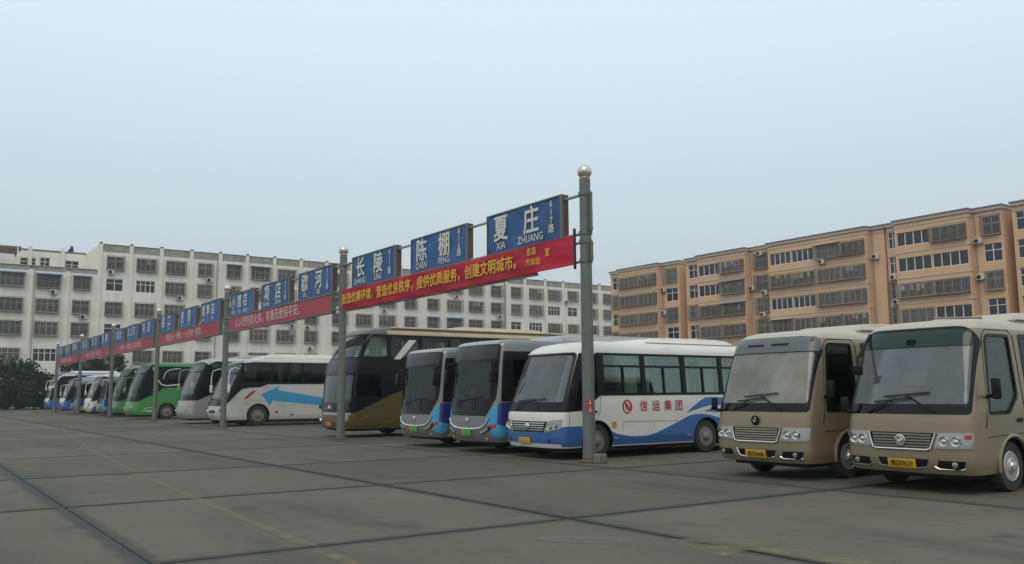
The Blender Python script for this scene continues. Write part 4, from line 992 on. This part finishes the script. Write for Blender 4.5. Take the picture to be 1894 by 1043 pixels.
c2 = city('silver city bus standing beside the white and blue bus', -19.38, 12.05)
c2.scale = (1, 1, 1.02)
c1 = city('silver city bus between the tall gold coach and its twin', -22.62, 12.28, True, 7.4)

# --- tall gold coach
def gold():
    b = Bus('tall_coach', 'tall dark glass coach with gold flanks behind the second post', -29.78, 12.74, 2.48, 11.6, 3.72, [(.3, .05), (.5, 0), (1.1, .02), (1.6, .04), (2.1, .10), (2.3, .14), (2.65, .27), (3.0, .42), (3.3, .60), (3.45, .71), (3.55, .82), (3.65, .98), (3.72, 1.35)], .5, 2.5, .22, .29, 1.0, .10, 1.2, P_GOLD, None, .14)
    b.wheels([2.75, 8.6], .48, .28); b.body()
    b.front('front_glass_surround', rp([(-1.19, .82), (1.19, .82), (1.19, 2.2), (1.16, 3.0), (1.12, 3.46, .05), (-1.12, 3.46, .05), (-1.16, 3.0), (-1.2, 2.2)], .02), M_GLOSSB, .005, True)
    b.wfront(rp(rect(-1.15, 1.15, 1.16, 2.08), .08, 5), glass('green windscreen glass', (.45, .60, .54), .10, (.35, .42, .39), .05, 1.6))
    b.wfront(rp([(-1.13, 2.68), (1.13, 2.68), (1.0, 3.42, .2), (-1.0, 3.42, .2)], .08, 5), glass('green windscreen glass', (.45, .60, .54)), 'upper_windscreen')
    b.front('black_brow', rp([(-1.17, 2.14), (1.17, 2.14), (1.14, 2.62), (-1.14, 2.62)], .06), mat('purple black brow', (.028, .018, .025), .15, spec=.4), .012)
    b.side('dark_flank', b.edge(3.46, .82)+[(.45, .86), (1.0, 1.10), (1.79, 1.44), (2.4, 1.62), (4, 1.75), (11.2, 1.8), (11.2, 3.46)], M_BLACK, .008, (1, -1), True)
    b.wside(rp(rect(.45, 1.35, 1.35, 2.12), .05), G_DARK, name='driver_window')
    b.wside(rp([(.68, 2.70), (1.60, 2.70), (1.60, 3.40), (.98, 3.40)], .06), G_GREEN); b.curtain(.95, 1.45, 2.7, 3.42)
    k = 1.74
    while k < 10.5: b.wside(rp(rect(k, k+1.1, 2.70, 3.40), .05), G_TINT); b.curtain(k+.05, k+.5, 2.7, 3.42); k += 1.2
    b.side('white_stripe', [(1.82, 2.62), (2.08, 2.62), (2.72, 3.30), (2.42, 3.30)], P_WHITE, .02, (1,))
    b.front('grey_roof_cap', [(-1.09, 3.47), (1.09, 3.47), (1.04, 3.60), (.94, 3.68), (-.94, 3.68), (-1.04, 3.60)], P_GREY, .02)
    b.side('grey_roof_side', b.edge(3.68, 3.47, .955, 4)+[(1.55, 3.47), (1.6, 3.56), (1.45, 3.67)], P_GREY, .02, (1, -1))
    b.pod('air_conditioner', 4.2, 8.6, 1.9, .16, P_CREAM, .15, .5); b.pod('roof_cover', 1.75, 11.3, 2.16, .055, P_CREAM, .1, .2)
    b.side('cream_gutter', rect(1.55, 11.3, 3.47, 3.60), P_CREAM, .012, (1, -1))
    for k in range(4): MB().box(-.7, .7, 9.0+k*.42, 9.25+k*.42, 3.76, 3.81).build('vent_louvre', M_EAVE, b.root, smooth=0)
    b.front('silver_sill', rp([(-1.15, .74), (1.15, .74), (1.17, .83), (-1.17, .83)], .02), P_LGREY, .01)
    for s_ in (-1, 1): b.headlight(rp([(s_*.72, .50), (s_*.75, .72), (s_*1.12, .74), (s_*1.08, .52)], .06), [(s_*.85, .61)], r=.08)
    b.plate(.44, '', M_OPLATE); b.front('emblem', rp([(-.14, .94), (-.08, 1.08), (.0, 1.02), (.06, 1.08), (.12, .94), (0, .98)], .02), M_CHROME, .012)
    for y in (.78,): b.side('side_marker', rp(rect(y-.05, y+.05, .68, .72), .01), M_AMBER, .012)
    b.cockpit(z=1.25); b.seats(2.4, 10.5, .9)
    c = b.F(-1.2, .98, 0); b.mirror(-1, [c, (c[0]-.05, c[1]-.12, 1.0)], (.1, .1, .12), M_BLACK)
    b.root.scale = (1.045, 1.045, 1.045)
    return b.done()
gold()

# --- white coach with the blue arrow; silver coach; green coaches; far blue and white coaches
COACH_P = [(.3, .12), (.45, .03), (.6, 0), (.9, .02), (1.2, .08), (1.7, .24), (2.3, .48), (2.75, .72), (2.95, .88)]
def coach(name, label, x, yf, W, L, H, low, upper, wy, band, wins, group=None, ws=None, cap=None, vis=P_GREY, detail=True, gl=G_TINT, wsz=(1.25, 2.9), skirt=.29, brow=None, wr=.48):
    k = H/3.12
    prof = [(z*k if z > 1.2 else z, y) for z, y in COACH_P]+[(H-.16, .98), (H-.08, 1.15), (H, 1.6)]
    b = Bus(name, label, x, yf, W, L, H, prof, .5, 2.5, .2, skirt, .95, .08, 1.2, low, group, .13 if detail else .2)
    b.wheels([wy, wy+L*.52], wr, .27, arch=1.14); b.body()
    z0, z1 = wsz; hw_ = W/2; b_hw = b.hw
    b.front('windscreen_surround', rp([(-hw_*.95, z0-.32), (hw_*.95, z0-.32), (hw_*.95, z0+.4), (b_hw(z1)*.95, z1+.02, .05), (-b_hw(z1)*.95, z1+.02, .05), (-hw_*.95, z0+.4)], .03), M_GLOSSB, .005, True)
    zt = z0+(z1-z0)*(.70 if vis else .97)
    b.wfront(rp([(-hw_*.92, z0), (hw_*.92, z0), (hw_*.90, zt, .1), (-hw_*.90, zt, .1)], .08, 4), ws or G_WSGREY)
    if vis: b.front('visor_panel', rp([(-hw_*.90, zt+.06), (hw_*.90, zt+.06), (hw_*.88, z1, .15), (-hw_*.88, z1, .15)], .06), vis, .014)
    b.band(b.edge(wsz[1]-.02, max(1.0, wsz[0]-.34), .945)+band, M_BLACK, name='dark_flank')
    for (a, c, e0, e1) in wins: b.wside(rp(rect(a, c, e0, e1), .05), gl)
    for s_ in (-1, 1): b.headlight(rp([(s_*.72, .60), (s_*.80, .82), (s_*1.10, .94), (s_*1.08, .72)], .05), [(s_*.88, .745)], rp([(s_*1.06, .86), (s_*1.06, .95), (s_*1.14, 1.02), (s_*1.13, .90)], .01) if detail else None, r=.075)
    b.plate(.44, '', M_YPLATE)
    b.cockpit(z=z0-.02); b.seats(wy+1.0, L-.8, .9)
    return b, prof
def arm(b, s_, z, m, drop=.9, out=.25, sz=(.2, .12, .36)):
    c = b.F(s_*b.W*.44, z, 0)
    return b.mirror(s_, [c, (c[0]+s_*.08, c[1]-.25, z+.06), (c[0]+s_*out, c[1]-.5, z-.05), (c[0]+s_*out, c[1]-.56, z-.4), (c[0]+s_*out, c[1]-.55, z-drop)], sz, m)
# white with arrow
wn = [(1.12, 2.36, 2.05, 2.92), (2.46, 3.20, 2.0, 2.92), (3.28, 3.9, 2.0, 2.92), (4.0, 5.2, 2.0, 2.92), (5.3, 6.5, 2.0, 2.92), (6.6, 7.9, 2.0, 2.92)]
b, _ = coach('coach', 'white coach with light blue arrow and red slash behind the third post', -44.05, 12.74, 2.5, 8.9, 3.12, paint('dull white paint', (.52, .52, .505), .4, .2, .35), P_WHITE, 1.78, [(.57, 1.28), (.80, 1.52), (1.0, 1.69), (1.33, 1.76), (1.85, 1.78), (2.2, 1.92), (8.5, 1.94), (8.5, 2.95), (1.5, 2.95)], wn)
b.side('blue_sweep', [(1.91, 1.46), (2.79, 1.85), (2.68, 1.66), (4.64, 1.33), (6.8, 1.0), (6.8, .62), (4.64, .93), (2.45, 1.17), (2.32, .93)], P_SKY, .005, (1, -1), True)
b.side('red_slash', [(1.06, 1.24), (1.22, 1.24), (1.68, 1.63), (1.50, 1.63)], P_RED, .006, (1, -1))
for pts in ([(2.38, 1.15), (2.38, .3)], [(2.92, 1.15), (2.92, .3)], [(4.0, 1.05), (4.0, .3)], [(1.1, 1.16), (2.3, 1.16)]): b.groove(pts, .008, M_RIM)
b.side('side_marker', rp(rect(1.12, 1.24, 1.03, 1.07), .01), M_AMBER, .012); b.side('filler_cap', rp(rect(2.58, 2.72, .58, .68), .02), P_RED, .008); b.side('latch', rp(rect(3.36, 3.48, .46, .52), .02), M_BLACK, .01)
b.curtain(2.75, 3.0, 2.0, 2.95, 1, M_CURTS[1]); b.curtain(3.35, 3.8, 2.4, 2.95, 1, M_CURTS[0]); b.curtain(1.15, 1.7, 2.2, 2.95, 1, M_CURTS[1]); b.curtain(3.6, 4.8, 2, 2.95, -1, M_CURTS[0])
b.pod('air_conditioner', 1.9, 7.9, 1.95, .26, P_WHITE, .15, .9)
for k in range(5): MB().box(.55, .8, 3.0+k*.3, 3.16+k*.3, 3.36, 3.385).build('vent', M_BLACK, b.root, smooth=0)
arm(b, 1, 2.62, P_WHITE); arm(b, -1, 2.62, P_WHITE); b.wiper(-.6, .98, -.2, 1.25, .8)
b.front('grille', rp([(-.5, .64), (-.42, .74), (.42, .74), (.5, .64), (.3, .60), (-.3, .60)], .02), M_BLACK, .008)
b.root.scale = (1.05, 1.05, 1.05)
b.front('dark_visor_edge', rp([(-1.02, 2.78), (1.02, 2.78), (.9, 3.02), (-.9, 3.02)], .08), P_GREY, .018)
b.done()
# silver grey
wn = [(1.35+1.25*k, 2.5+1.25*k, 2.2, 3.2) for k in range(6)]
b, _ = coach('coach', 'silver grey coach with black wrapped glass left of the white arrow coach', -49.0, 12.45, 2.5, 10, 3.48, P_LGREY, P_LGREY, 2.3, [(.75, 1.28), (.95, 1.38), (2.2, 1.9), (9.6, 2.05), (9.6, 3.28), (1.6, 3.28)], wn, wsz=(1.55, 3.2), ws=glass('cloudy windscreen', (.4, .42, .42), .3, (.42, .42, .41)))
b.pod('air_conditioner', 2.6, 7, 1.95, .2, P_LGREY, .15, .8); b.side('roof_wing', rp([(.95, 3.28), (1.6, 3.4), (3.2, 3.42), (3.2, 3.30), (1.5, 3.28), (1.15, 3.1)], .03), P_WHITE, .02, (1, -1))
arm(b, 1, 2.85, P_LGREY); arm(b, -1, 2.85, P_LGREY); q_ = b.F(.95, 2.95, .02); MB().lathe([(.05, 0), (.03, .06)], 8, 'y', (q_[0], q_[1]-.1, q_[2])).build('side_lamp', M_AMBER, b.root)
b.done()
# green pair
def green(label, x, yf):
    wn = [(2.25+1.25*k, 3.4+1.25*k, 2.3, 3.25) for k in range(6)]
    b, _ = coach('coach', label, x, yf, 2.5, 10.5, 3.62, P_GREEN, P_GREEN, 2.25, [(.5, 1.16), (1.6, 1.68), (2.0, 2.0), (10.1, 2.2), (10.1, 3.36), (1.5, 3.36)], wn, 'green coaches side by side', wsz=(1.45, 3.5), ws=glass('dark green coach windscreen', (.22, .26, .25), .06, refl=1.4), vis=mat('grey roof visor', (.13, .13, .13), .5), detail=True)
    arc = MB(); P = [(1.30, 3.30), (1.45, 2.9), (1.62, 2.5), (1.85, 2.2), (2.15, 2.12), (2.6, 2.16), (3.0, 2.2)]
    arc.tube([b.S(y, z, 1, .01) for y, z in P], .045, 6); arc.build('white_arc', P_WHITE, b.root)
    arc = MB(); arc.tube([b.S(y, z, 1, .01) for y, z in [(1.95, 2.55), (2.05, 2.9), (2.25, 3.1), (2.6, 3.2), (3.0, 3.22)]], .03, 6); arc.build('white_arc', P_WHITE, b.root)
    em = b.side('white_emblem', rect(.92, 1.42, .50, .56), P_WHITE, .006)
    ring_ = MB(); ring_.tube([b.S(1.17+.38*math.cos(a), .48+.27*math.sin(a), 1, .006) for a in [PI*k/12 for k in range(13)]], .015, 5); ring_.build('emblem_arc', M_WHITEINK, em)
    b.side('side_marker', rp(rect(1.62, 1.74, .66, .72), .01), M_AMBER, .012)
    arm(b, 1, 2.66, P_GREEN, .8, .2, (.24, .16, .34)); arm(b, -1, 2.66, P_GREEN, .8, .2, (.24, .16, .34))
    return b.done()
g2 = green('green coach in front, beside the fourth post', -61.0, 12.2)
# far coaches
def blue_coach(label, x, yf, H, kind):
    wn = [(2.0+1.3*k, 3.2+1.3*k, 2.0*H/3.3, 2.75*H/3.3) for k in range(4)]
    b, _ = coach('coach', label, x, yf, 2.5, 9, H, P_BLUE if kind != 2 else P_WHITE, P_WHITE, 2.1, [(1.2, 1.35), (8.6, 1.75), (8.6, H-.3), (1.4, H-.3)], wn, 'blue and white coaches at the far end', wsz=(1.4, H-.18), detail=False, vis=mat('brown grey visor', (.12, .11, .105), .5) if kind == 1 else None, ws=glass('pale far windscreen', (.4, .42, .42), .35, (.36, .36, .35)))
    b.front('white_brow', rp([(-.9, .92), (.9, .92), (1.12, 1.08), (1.12, 1.34), (-1.12, 1.34), (-1.12, 1.08)], .08), P_WHITE, .03)
    if kind == 1:
        arc = MB(); arc.tube([b.S(y, z, 1, .02) for y, z in ((.60, 2.4), (.85, 3.0), (1.1, 3.45), (1.4, 3.62), (2.6, 3.66))], .10, 6); arc.build('white_arc', P_WHITE, b.root)
        b.front('white_bar', rp(rect(-1.15, 1.15, 2.35, 2.55), .05), P_WHITE, .025)
    if kind == 2:
        b.side('blue_flank', [(.32, .30), (8.6, .30), (8.6, 1.0), (2.0, .95), (1.2, .62), (.32, .55)], P_BLUE, .005, (1, -1), True)
        b.front('blue_bumper', [(-1.1, .30), (1.1, .30), (1.1, .56), (-1.1, .56)], P_BLUE, .004)
        b.side('black_slash', [(.34, .60), (1.15, .98), (1.6, 1.12), (1.6, 1.0), (1.1, .72), (.5, .58)], M_BLACK, .007, (1, -1))
    b.pod('air_conditioner', 2, 7, 1.9, .2, P_WHITE if kind != 2 else P_CREAM, .15, .7)
    b.side('white_roof_side', rect(1.6, 8.5, H-.28, H-.1), P_WHITE, .012, (1, -1))
    arm(b, 1, H*.78, P_WHITE if kind != 2 else P_WHITE, .8); arm(b, -1, H*.78, P_WHITE, .8)
    return b.done()
blue_coach('white and blue coach with black slash, right of the sixth post', -77.2, 12.4, 3.25, 2)
blue_coach('low blue and white coach behind the farthest post', -89.6, 12.3, 3.2, 0)
blue_coach('tall blue coach with white arch, last in the row beside the shrubs', -103.4, 12.8, 3.95, 1)
bake_cuts()
g1 = copy_tree(g2); g1.location = (-68.75, 12.72, 0); g1['label'] = 'green coach behind, half hidden by the other green coach'
s5 = copy_tree(c1); s5.location = (-73.5, 12.75, 0); s5['label'] = 'silver city bus squeezed in left of the green coaches'
s3 = copy_tree(c1); s3.location = (-83.4, 12.4, 0); s3['label'] = 'silver city bus between two blue and white coaches, left of the sixth post'
# ---------------------------------------------------------------- sign gantry: posts with rails, name boards, banners
PY = 12.44; P0 = -14.99; SP = 13.08
M_BOARD = mat('faded blue sign canvas', (.026, .10, .265), .6, var=.2, scale=1.2, rnd=.14)
M_BBACK = mat('sign box side', (.10, .06, .055), .7, var=.3)
def cloth(name, c, tl):
    m = mat(name, c, .7, var=.12, scale=1.5); t = m.node_tree; p = pbsdf(m); o_ = t.nodes['Material Output']
    ts = N(t, 'ShaderNodeBsdfTranslucent'); ts.inputs[0].default_value = tuple(c)+(1,); mx = N(t, 'ShaderNodeMixShader'); mx.inputs[0].default_value = tl
    t.links.new(p.outputs[0], mx.inputs[1]); t.links.new(ts.outputs[0], mx.inputs[2]); t.links.new(mx.outputs[0], o_.inputs[0]); return m
M_RED1 = cloth('crimson banner cloth', (.56, .030, .065), .35)
M_RED2 = mat('faded crimson board', (.34, .045, .075), .65, var=.12)
post_names = ['nearest steel sign post with ball top and red stickers', 'second steel sign post with ball top, before the gold coach', 'third steel sign post, before the white arrow coach', 'fourth steel sign post, beside the green coaches', 'fifth steel sign post, at the left end of the green coaches', 'sixth steel sign post, between the far blue coaches', 'farthest steel sign post at the left end of the gantry']
pole_me = MB().lathe([(.15, .1), (.14, .3), (.135, 1.5), (.125, 6.28)], 20).mesh('pole', M_STEEL)
ball_me = MB().lathe([(.10, 6.26), (.12, 6.28)]+[(max(.004, .165*math.cos(math.radians(a))), 6.44+.165*math.sin(math.radians(a))) for a in range(-60, 91, 10)], 20).mesh('ball_finial', M_BALL)
base_me = MB().lathe([(.24, 0), (.25, .03), (.24, .05), (.16, .06), (.155, .12)], 20).mesh('base_plate', mat('rusty base', (.12, .085, .07), .8, var=.3, grime=.3))
for i in range(7):
    x = P0-SP*i
    t = thing('sign_post', post_names[i], 'post', (x, PY, 0), 'steel posts of the sign gantry')
    for nm, me in (('pole', pole_me), ('ball_finial', ball_me), ('base_plate', base_me)): sub(nm, me, t, (0, 0, 0))
    for z in (5.93, 5.04):
        if i < 6: MB().tube([(-.1, 0, z), (-SP+.14, 0, z)], .036, 7).build('rail', M_RAIL, t)
    for z in (4.84, 4.41):
        if i < 6: MB().tube([(-.1, 0, z), (-SP+.14, 0, z)], .03, 7).build('rail', M_RAIL, t)
    br = MB()
    for (a, c) in ((5.06, 5.94), (4.40, 4.83)):
        br.box(.135, .16, -.07, .07, a, c); br.tube([(.21, 0, a), (.21, 0, c)], .03, 7)
        for z in (a+.06, c-.06): br.tube([(.1, 0, z), (.26, 0, z)], .014, 5)
    if i == 0: br.build('bracket', M_STEEL, t)
    cl = MB()
    for z in (5.93, 5.04, 4.84, 4.41): cl.lathe([(.15, z-.04), (.152, z+.04)], 16)
    cl.build('clamp', M_STEEL, t)
    if i == 0:
        for z in (1.30, 1.14):
            v = MB()
            for k in range(14):
                a0, a1 = 2*PI*k/14, 2*PI*(k+1)/14; c_ = -.55
                pt = lambda a, q=.075: (.142*math.cos(c_+q*math.cos(a)/.142), .142*math.sin(c_+q*math.cos(a)/.142), z+q*math.sin(a))
                v.add([pt(0, 0), pt(a0), pt(a1)], [(0, 1, 2)])
            st = v.build('sticker', mat('red sticker', (.45, .02, .04), .5), t)
            w_ = MB(); pq = lambda a, dz: (.1435*math.cos(c_+a/.142), .1435*math.sin(c_+a/.142), z+dz)
            w_.quad(pq(.005, -.045), pq(.025, -.045), pq(.025, .045), pq(.005, .045)); w_.quad(pq(-.02, -.045), pq(.04, -.045), pq(.04, -.03), pq(-.02, -.03)); w_.build('sticker_mark', M_WHITEINK, st)
o = place('concrete_block', rbox_mesh('concrete_block', .22, .22, .2, .02, mat('pale concrete block', (.15, .15, .145), .9, var=.15)), None, (P0+.33, PY+.02, .10)); tag(o, 'small grey concrete block at the foot of the nearest post', 'block')
NAMES = [('夏庄', 'XIA|ZHUANG', '617路'), ('陈棚', 'CHEN|PENG', '616路'), ('长陵', 'CHANG|LING', '611路'), ('欧河', 'OU|HE', '615路'), ('项店', 'XIANG|DIAN', '618路'), ('小茴店', 'XIAO|HUI|DIAN', ''),
         ('岗李店', 'GANG|LI|DIAN', ''), ('包信', 'BAO|XIN', ''), ('路口', 'LU|KOU', ''), ('关店', '', ''), ('白土店', '', ''), ('八里岔', '', ''), ('张陶', '', ''), ('彭店', '', ''), ('杨店', '', ''), ('曹黄林', '', ''), ('临河', '', ''), ('东岳', '', '')]
where = ['first bay, nearest the first post', 'middle of the first bay', 'first bay, nearest the second post', 'second bay, next to the second post', 'middle of the second bay', 'second bay, next to the third post',
         'third bay, next to the third post', 'middle of the third bay', 'third bay, next to the fourth post', 'fourth bay, next to the fourth post', 'middle of the fourth bay', 'fourth bay, next to the fifth post',
         'fifth bay, next to the fifth post', 'middle of the fifth bay', 'fifth bay, next to the sixth post', 'last bay, next to the sixth post', 'middle of the last bay', 'last bay, next to the farthest post']
BW, BZ0, BZ1 = 3.12, 5.0, 6.05
rb = random.Random(4)
box_me = MB().box(-BW/2, BW/2, -.08, .10, 0, BZ1-BZ0, M_BBACK).mesh('sign_box', M_BBACK, 0)
fr_b = MB().box(-BW/2-.02, BW/2+.02, -.12, -.07, 0, .035).box(-BW/2-.02, BW/2+.02, -.12, -.07, BZ1-BZ0-.035, BZ1-BZ0).box(-BW/2-.02, -BW/2+.015, -.12, -.07, .035, BZ1-BZ0-.035).box(BW/2-.05, BW/2+.02, -.12, -.07, .035, BZ1-BZ0-.035)
fr_me = fr_b.mesh('sign_frame', M_STEEL, 0)
def canvas(seed):
    r_ = random.Random(seed); b_ = MB(); nx, nz = 26, 8; ph = r_.uniform(0, 6); w, h = BW-.06, BZ1-BZ0-.07
    vs_ = [(-w/2+w*i/nx, -.10-.009*math.sin(i*.9+j*1.3+ph)-.007*math.sin(i*.35-j*.8+ph*2), .035+h*j/nz) for j in range(nz+1) for i in range(nx+1)]
    b_.add(vs_, [(j*(nx+1)+i, j*(nx+1)+i+1, (j+1)*(nx+1)+i+1, (j+1)*(nx+1)+i) for j in range(nz) for i in range(nx)]); return b_.mesh('canvas', M_BOARD, 60)
for k, (zh, py_, rt) in enumerate(NAMES):
    bay, j = divmod(k, 3); x = P0-SP*bay-.72-BW/2-4.13*j
    t = thing('sign_board', 'blue place name board, %s' % where[k], 'sign', (x, PY, BZ0), 'blue place name boards on the gantry')
    sub('sign_box', box_me, t, (0, 0, 0)); sub('sign_frame', fr_me, t, (0, 0, 0)); sub('canvas', canvas(k), t, (0, 0, 0))
    n = len(zh); xs = (-.92, .38) if n == 2 else (-1.15, -.35, .45)
    yy = -.121
    for q, ch in enumerate(zh): lettering(ch, .70 if n == 2 else .60, M_WHITEINK, t, (xs[q], yy, .60), bold=.02, sx_=.95, name='character')
    for q, w_ in enumerate(py_.split('|')):
        if w_ and bay < 3: lettering(w_, .26 if bay < 2 else .2, M_WHITEINK, t, (xs[q]+(.0 if len(w_) < 5 else -.04), yy, .19), sx_=.95, bold=.01, name='romanised_name')
    if rt and bay < 2:
        for q, ch in enumerate(rt): lettering(ch, .23, M_WHITEINK, t, (1.18, yy, .89-.2*q), bold=.012, name='route_number')
def slogan(txt, size, ink, t, tx, y, z, bold, sx_):
    n = len(txt); k = 0
    for part in txt.replace('，', '，|').split('|'):      # one object per clause
        m = len(part); lettering(part, size, ink, t, (tx+((k+m/2)-n/2)*size*sx_, y, z), bold=bold, sx_=sx_, name='slogan'); k += m
def banner(label, x1, x0, txt, m, ink, wav, size, tx, small=None, z0=4.34, z1=5.03, y=PY-.14):
    t = thing('banner', label, 'banner', ((x0+x1)/2, y, z0), 'red slogan banners on the gantry'); w = x1-x0; b_ = MB(); nx, nz = 90, 8; h = z1-z0
    f = lambda i, j: wav*(math.sin(i*.45+j*.7)+.6*math.sin(i*.17-j*1.1+1)+.8*math.sin(j*2.2+i*.05)*(.5 if j < 5 else 1))
    sag = lambda i: -.03*math.sin(PI*i/nx)*(1 if wav > .004 else 0)
    b_.add([(-w/2+w*i/nx, f(i, j), h*j/nz+sag(i)) for j in range(nz+1) for i in range(nx+1)], [(j*(nx+1)+i, j*(nx+1)+i+1, (j+1)*(nx+1)+i+1, (j+1)*(nx+1)+i) for j in range(nz) for i in range(nx)])
    b_.build('banner_cloth', m, t, smooth=80)
    slogan(txt, size, ink, t, tx, -.02-wav*2.2, h*.47, .016, .98)
    for (s_, sz, sx2, sz2) in (small or []): lettering(s_, sz, ink, t, (sx2, -.02-wav*2.2, sz2), bold=.01)
    return t
bt = banner('crimson banner with gold slogan hanging in the first bay', P0-.22, P0-12.83, '创造优美环境，营造优良秩序，提供优质服务，创建文明城市。', M_RED1, M_GOLD, .014, .385, -.95, [('息县', .2, 4.72, .50), ('汽车站', .2, 4.78, .24), ('宣', .2, 5.35, .40)])
MB().box(-6.25, 4.75, .06, .12, -.03, .60).build('backing_board', M_RED2, bt, smooth=0)
MB().box(-6.25, 4.75, .0+.03, .14, -.06, -.03).build('backing_rail', M_STEEL, bt, smooth=0)
MB().box(6.29, 6.32, -.03, .03, -.1, .82).build('end_stick', M_RUST, bt, smooth=0)
def bboard(label, bay, txt, tx, size=.38):
    x1 = P0-SP*bay-.66; x0 = P0-SP*bay-12.3
    t = thing('banner', label, 'banner', ((x0+x1)/2, PY-.1, 4.36), 'red slogan banners on the gantry'); w = x1-x0
    MB().box(-w/2, w/2, -.02, .12, 0, .62).build('banner_panel', M_RED2, t, smooth=0)
    fr_ = MB().box(-w/2-.02, w/2+.02, -.04, .14, -.04, 0).box(-w/2-.02, w/2+.02, -.04, .14, .62, .66).box(w/2, w/2+.03, -.04, .14, 0, .62); fr_.build('panel_frame', M_STEEL, t, smooth=0)
    slogan(txt, size, M_PINKINK, t, tx, -.025, .31, .014, 1.05)
bboard('crimson slogan panel with white characters in the second bay', 1, '人人把好防火关，有备无患保平安。', -.9, .48)
bboard('crimson slogan panel with blurred white characters in the third bay', 2, '消防记心一懈怠，一人平安一家欢。', -.5, .44)
for i, nm in ((3, 'fourth'), (4, 'fifth'), (5, 'last')): bboard('crimson slogan panel in the %s bay of the gantry' % nm, i, ('安全第一，预防为主，综合治理。', '文明行车，安全出行，平安到家。', '安全连着你我他，平安靠大家。')[i-3], -.3, .42)

# ---------------------------------------------------------------- hazy air over the whole yard
HZ = MB().box(-215, 215, -215, 215, -1.0, 27)
hm = bpy.data.materials.new('haze'); hm.use_nodes = True; t = hm.node_tree; t.nodes.clear()
ho = N(t, 'ShaderNodeOutputMaterial'); pv = N(t, 'ShaderNodeVolumePrincipled'); pv.inputs['Color'].default_value = (.90, .93, .95, 1); pv.inputs['Density'].default_value = .0005; pv.inputs['Anisotropy'].default_value = .2
t.links.new(pv.outputs[0], ho.inputs['Volume'])
o = HZ.build('haze', hm, at=(0, 0, 0), smooth=0); o['kind'] = 'stuff'
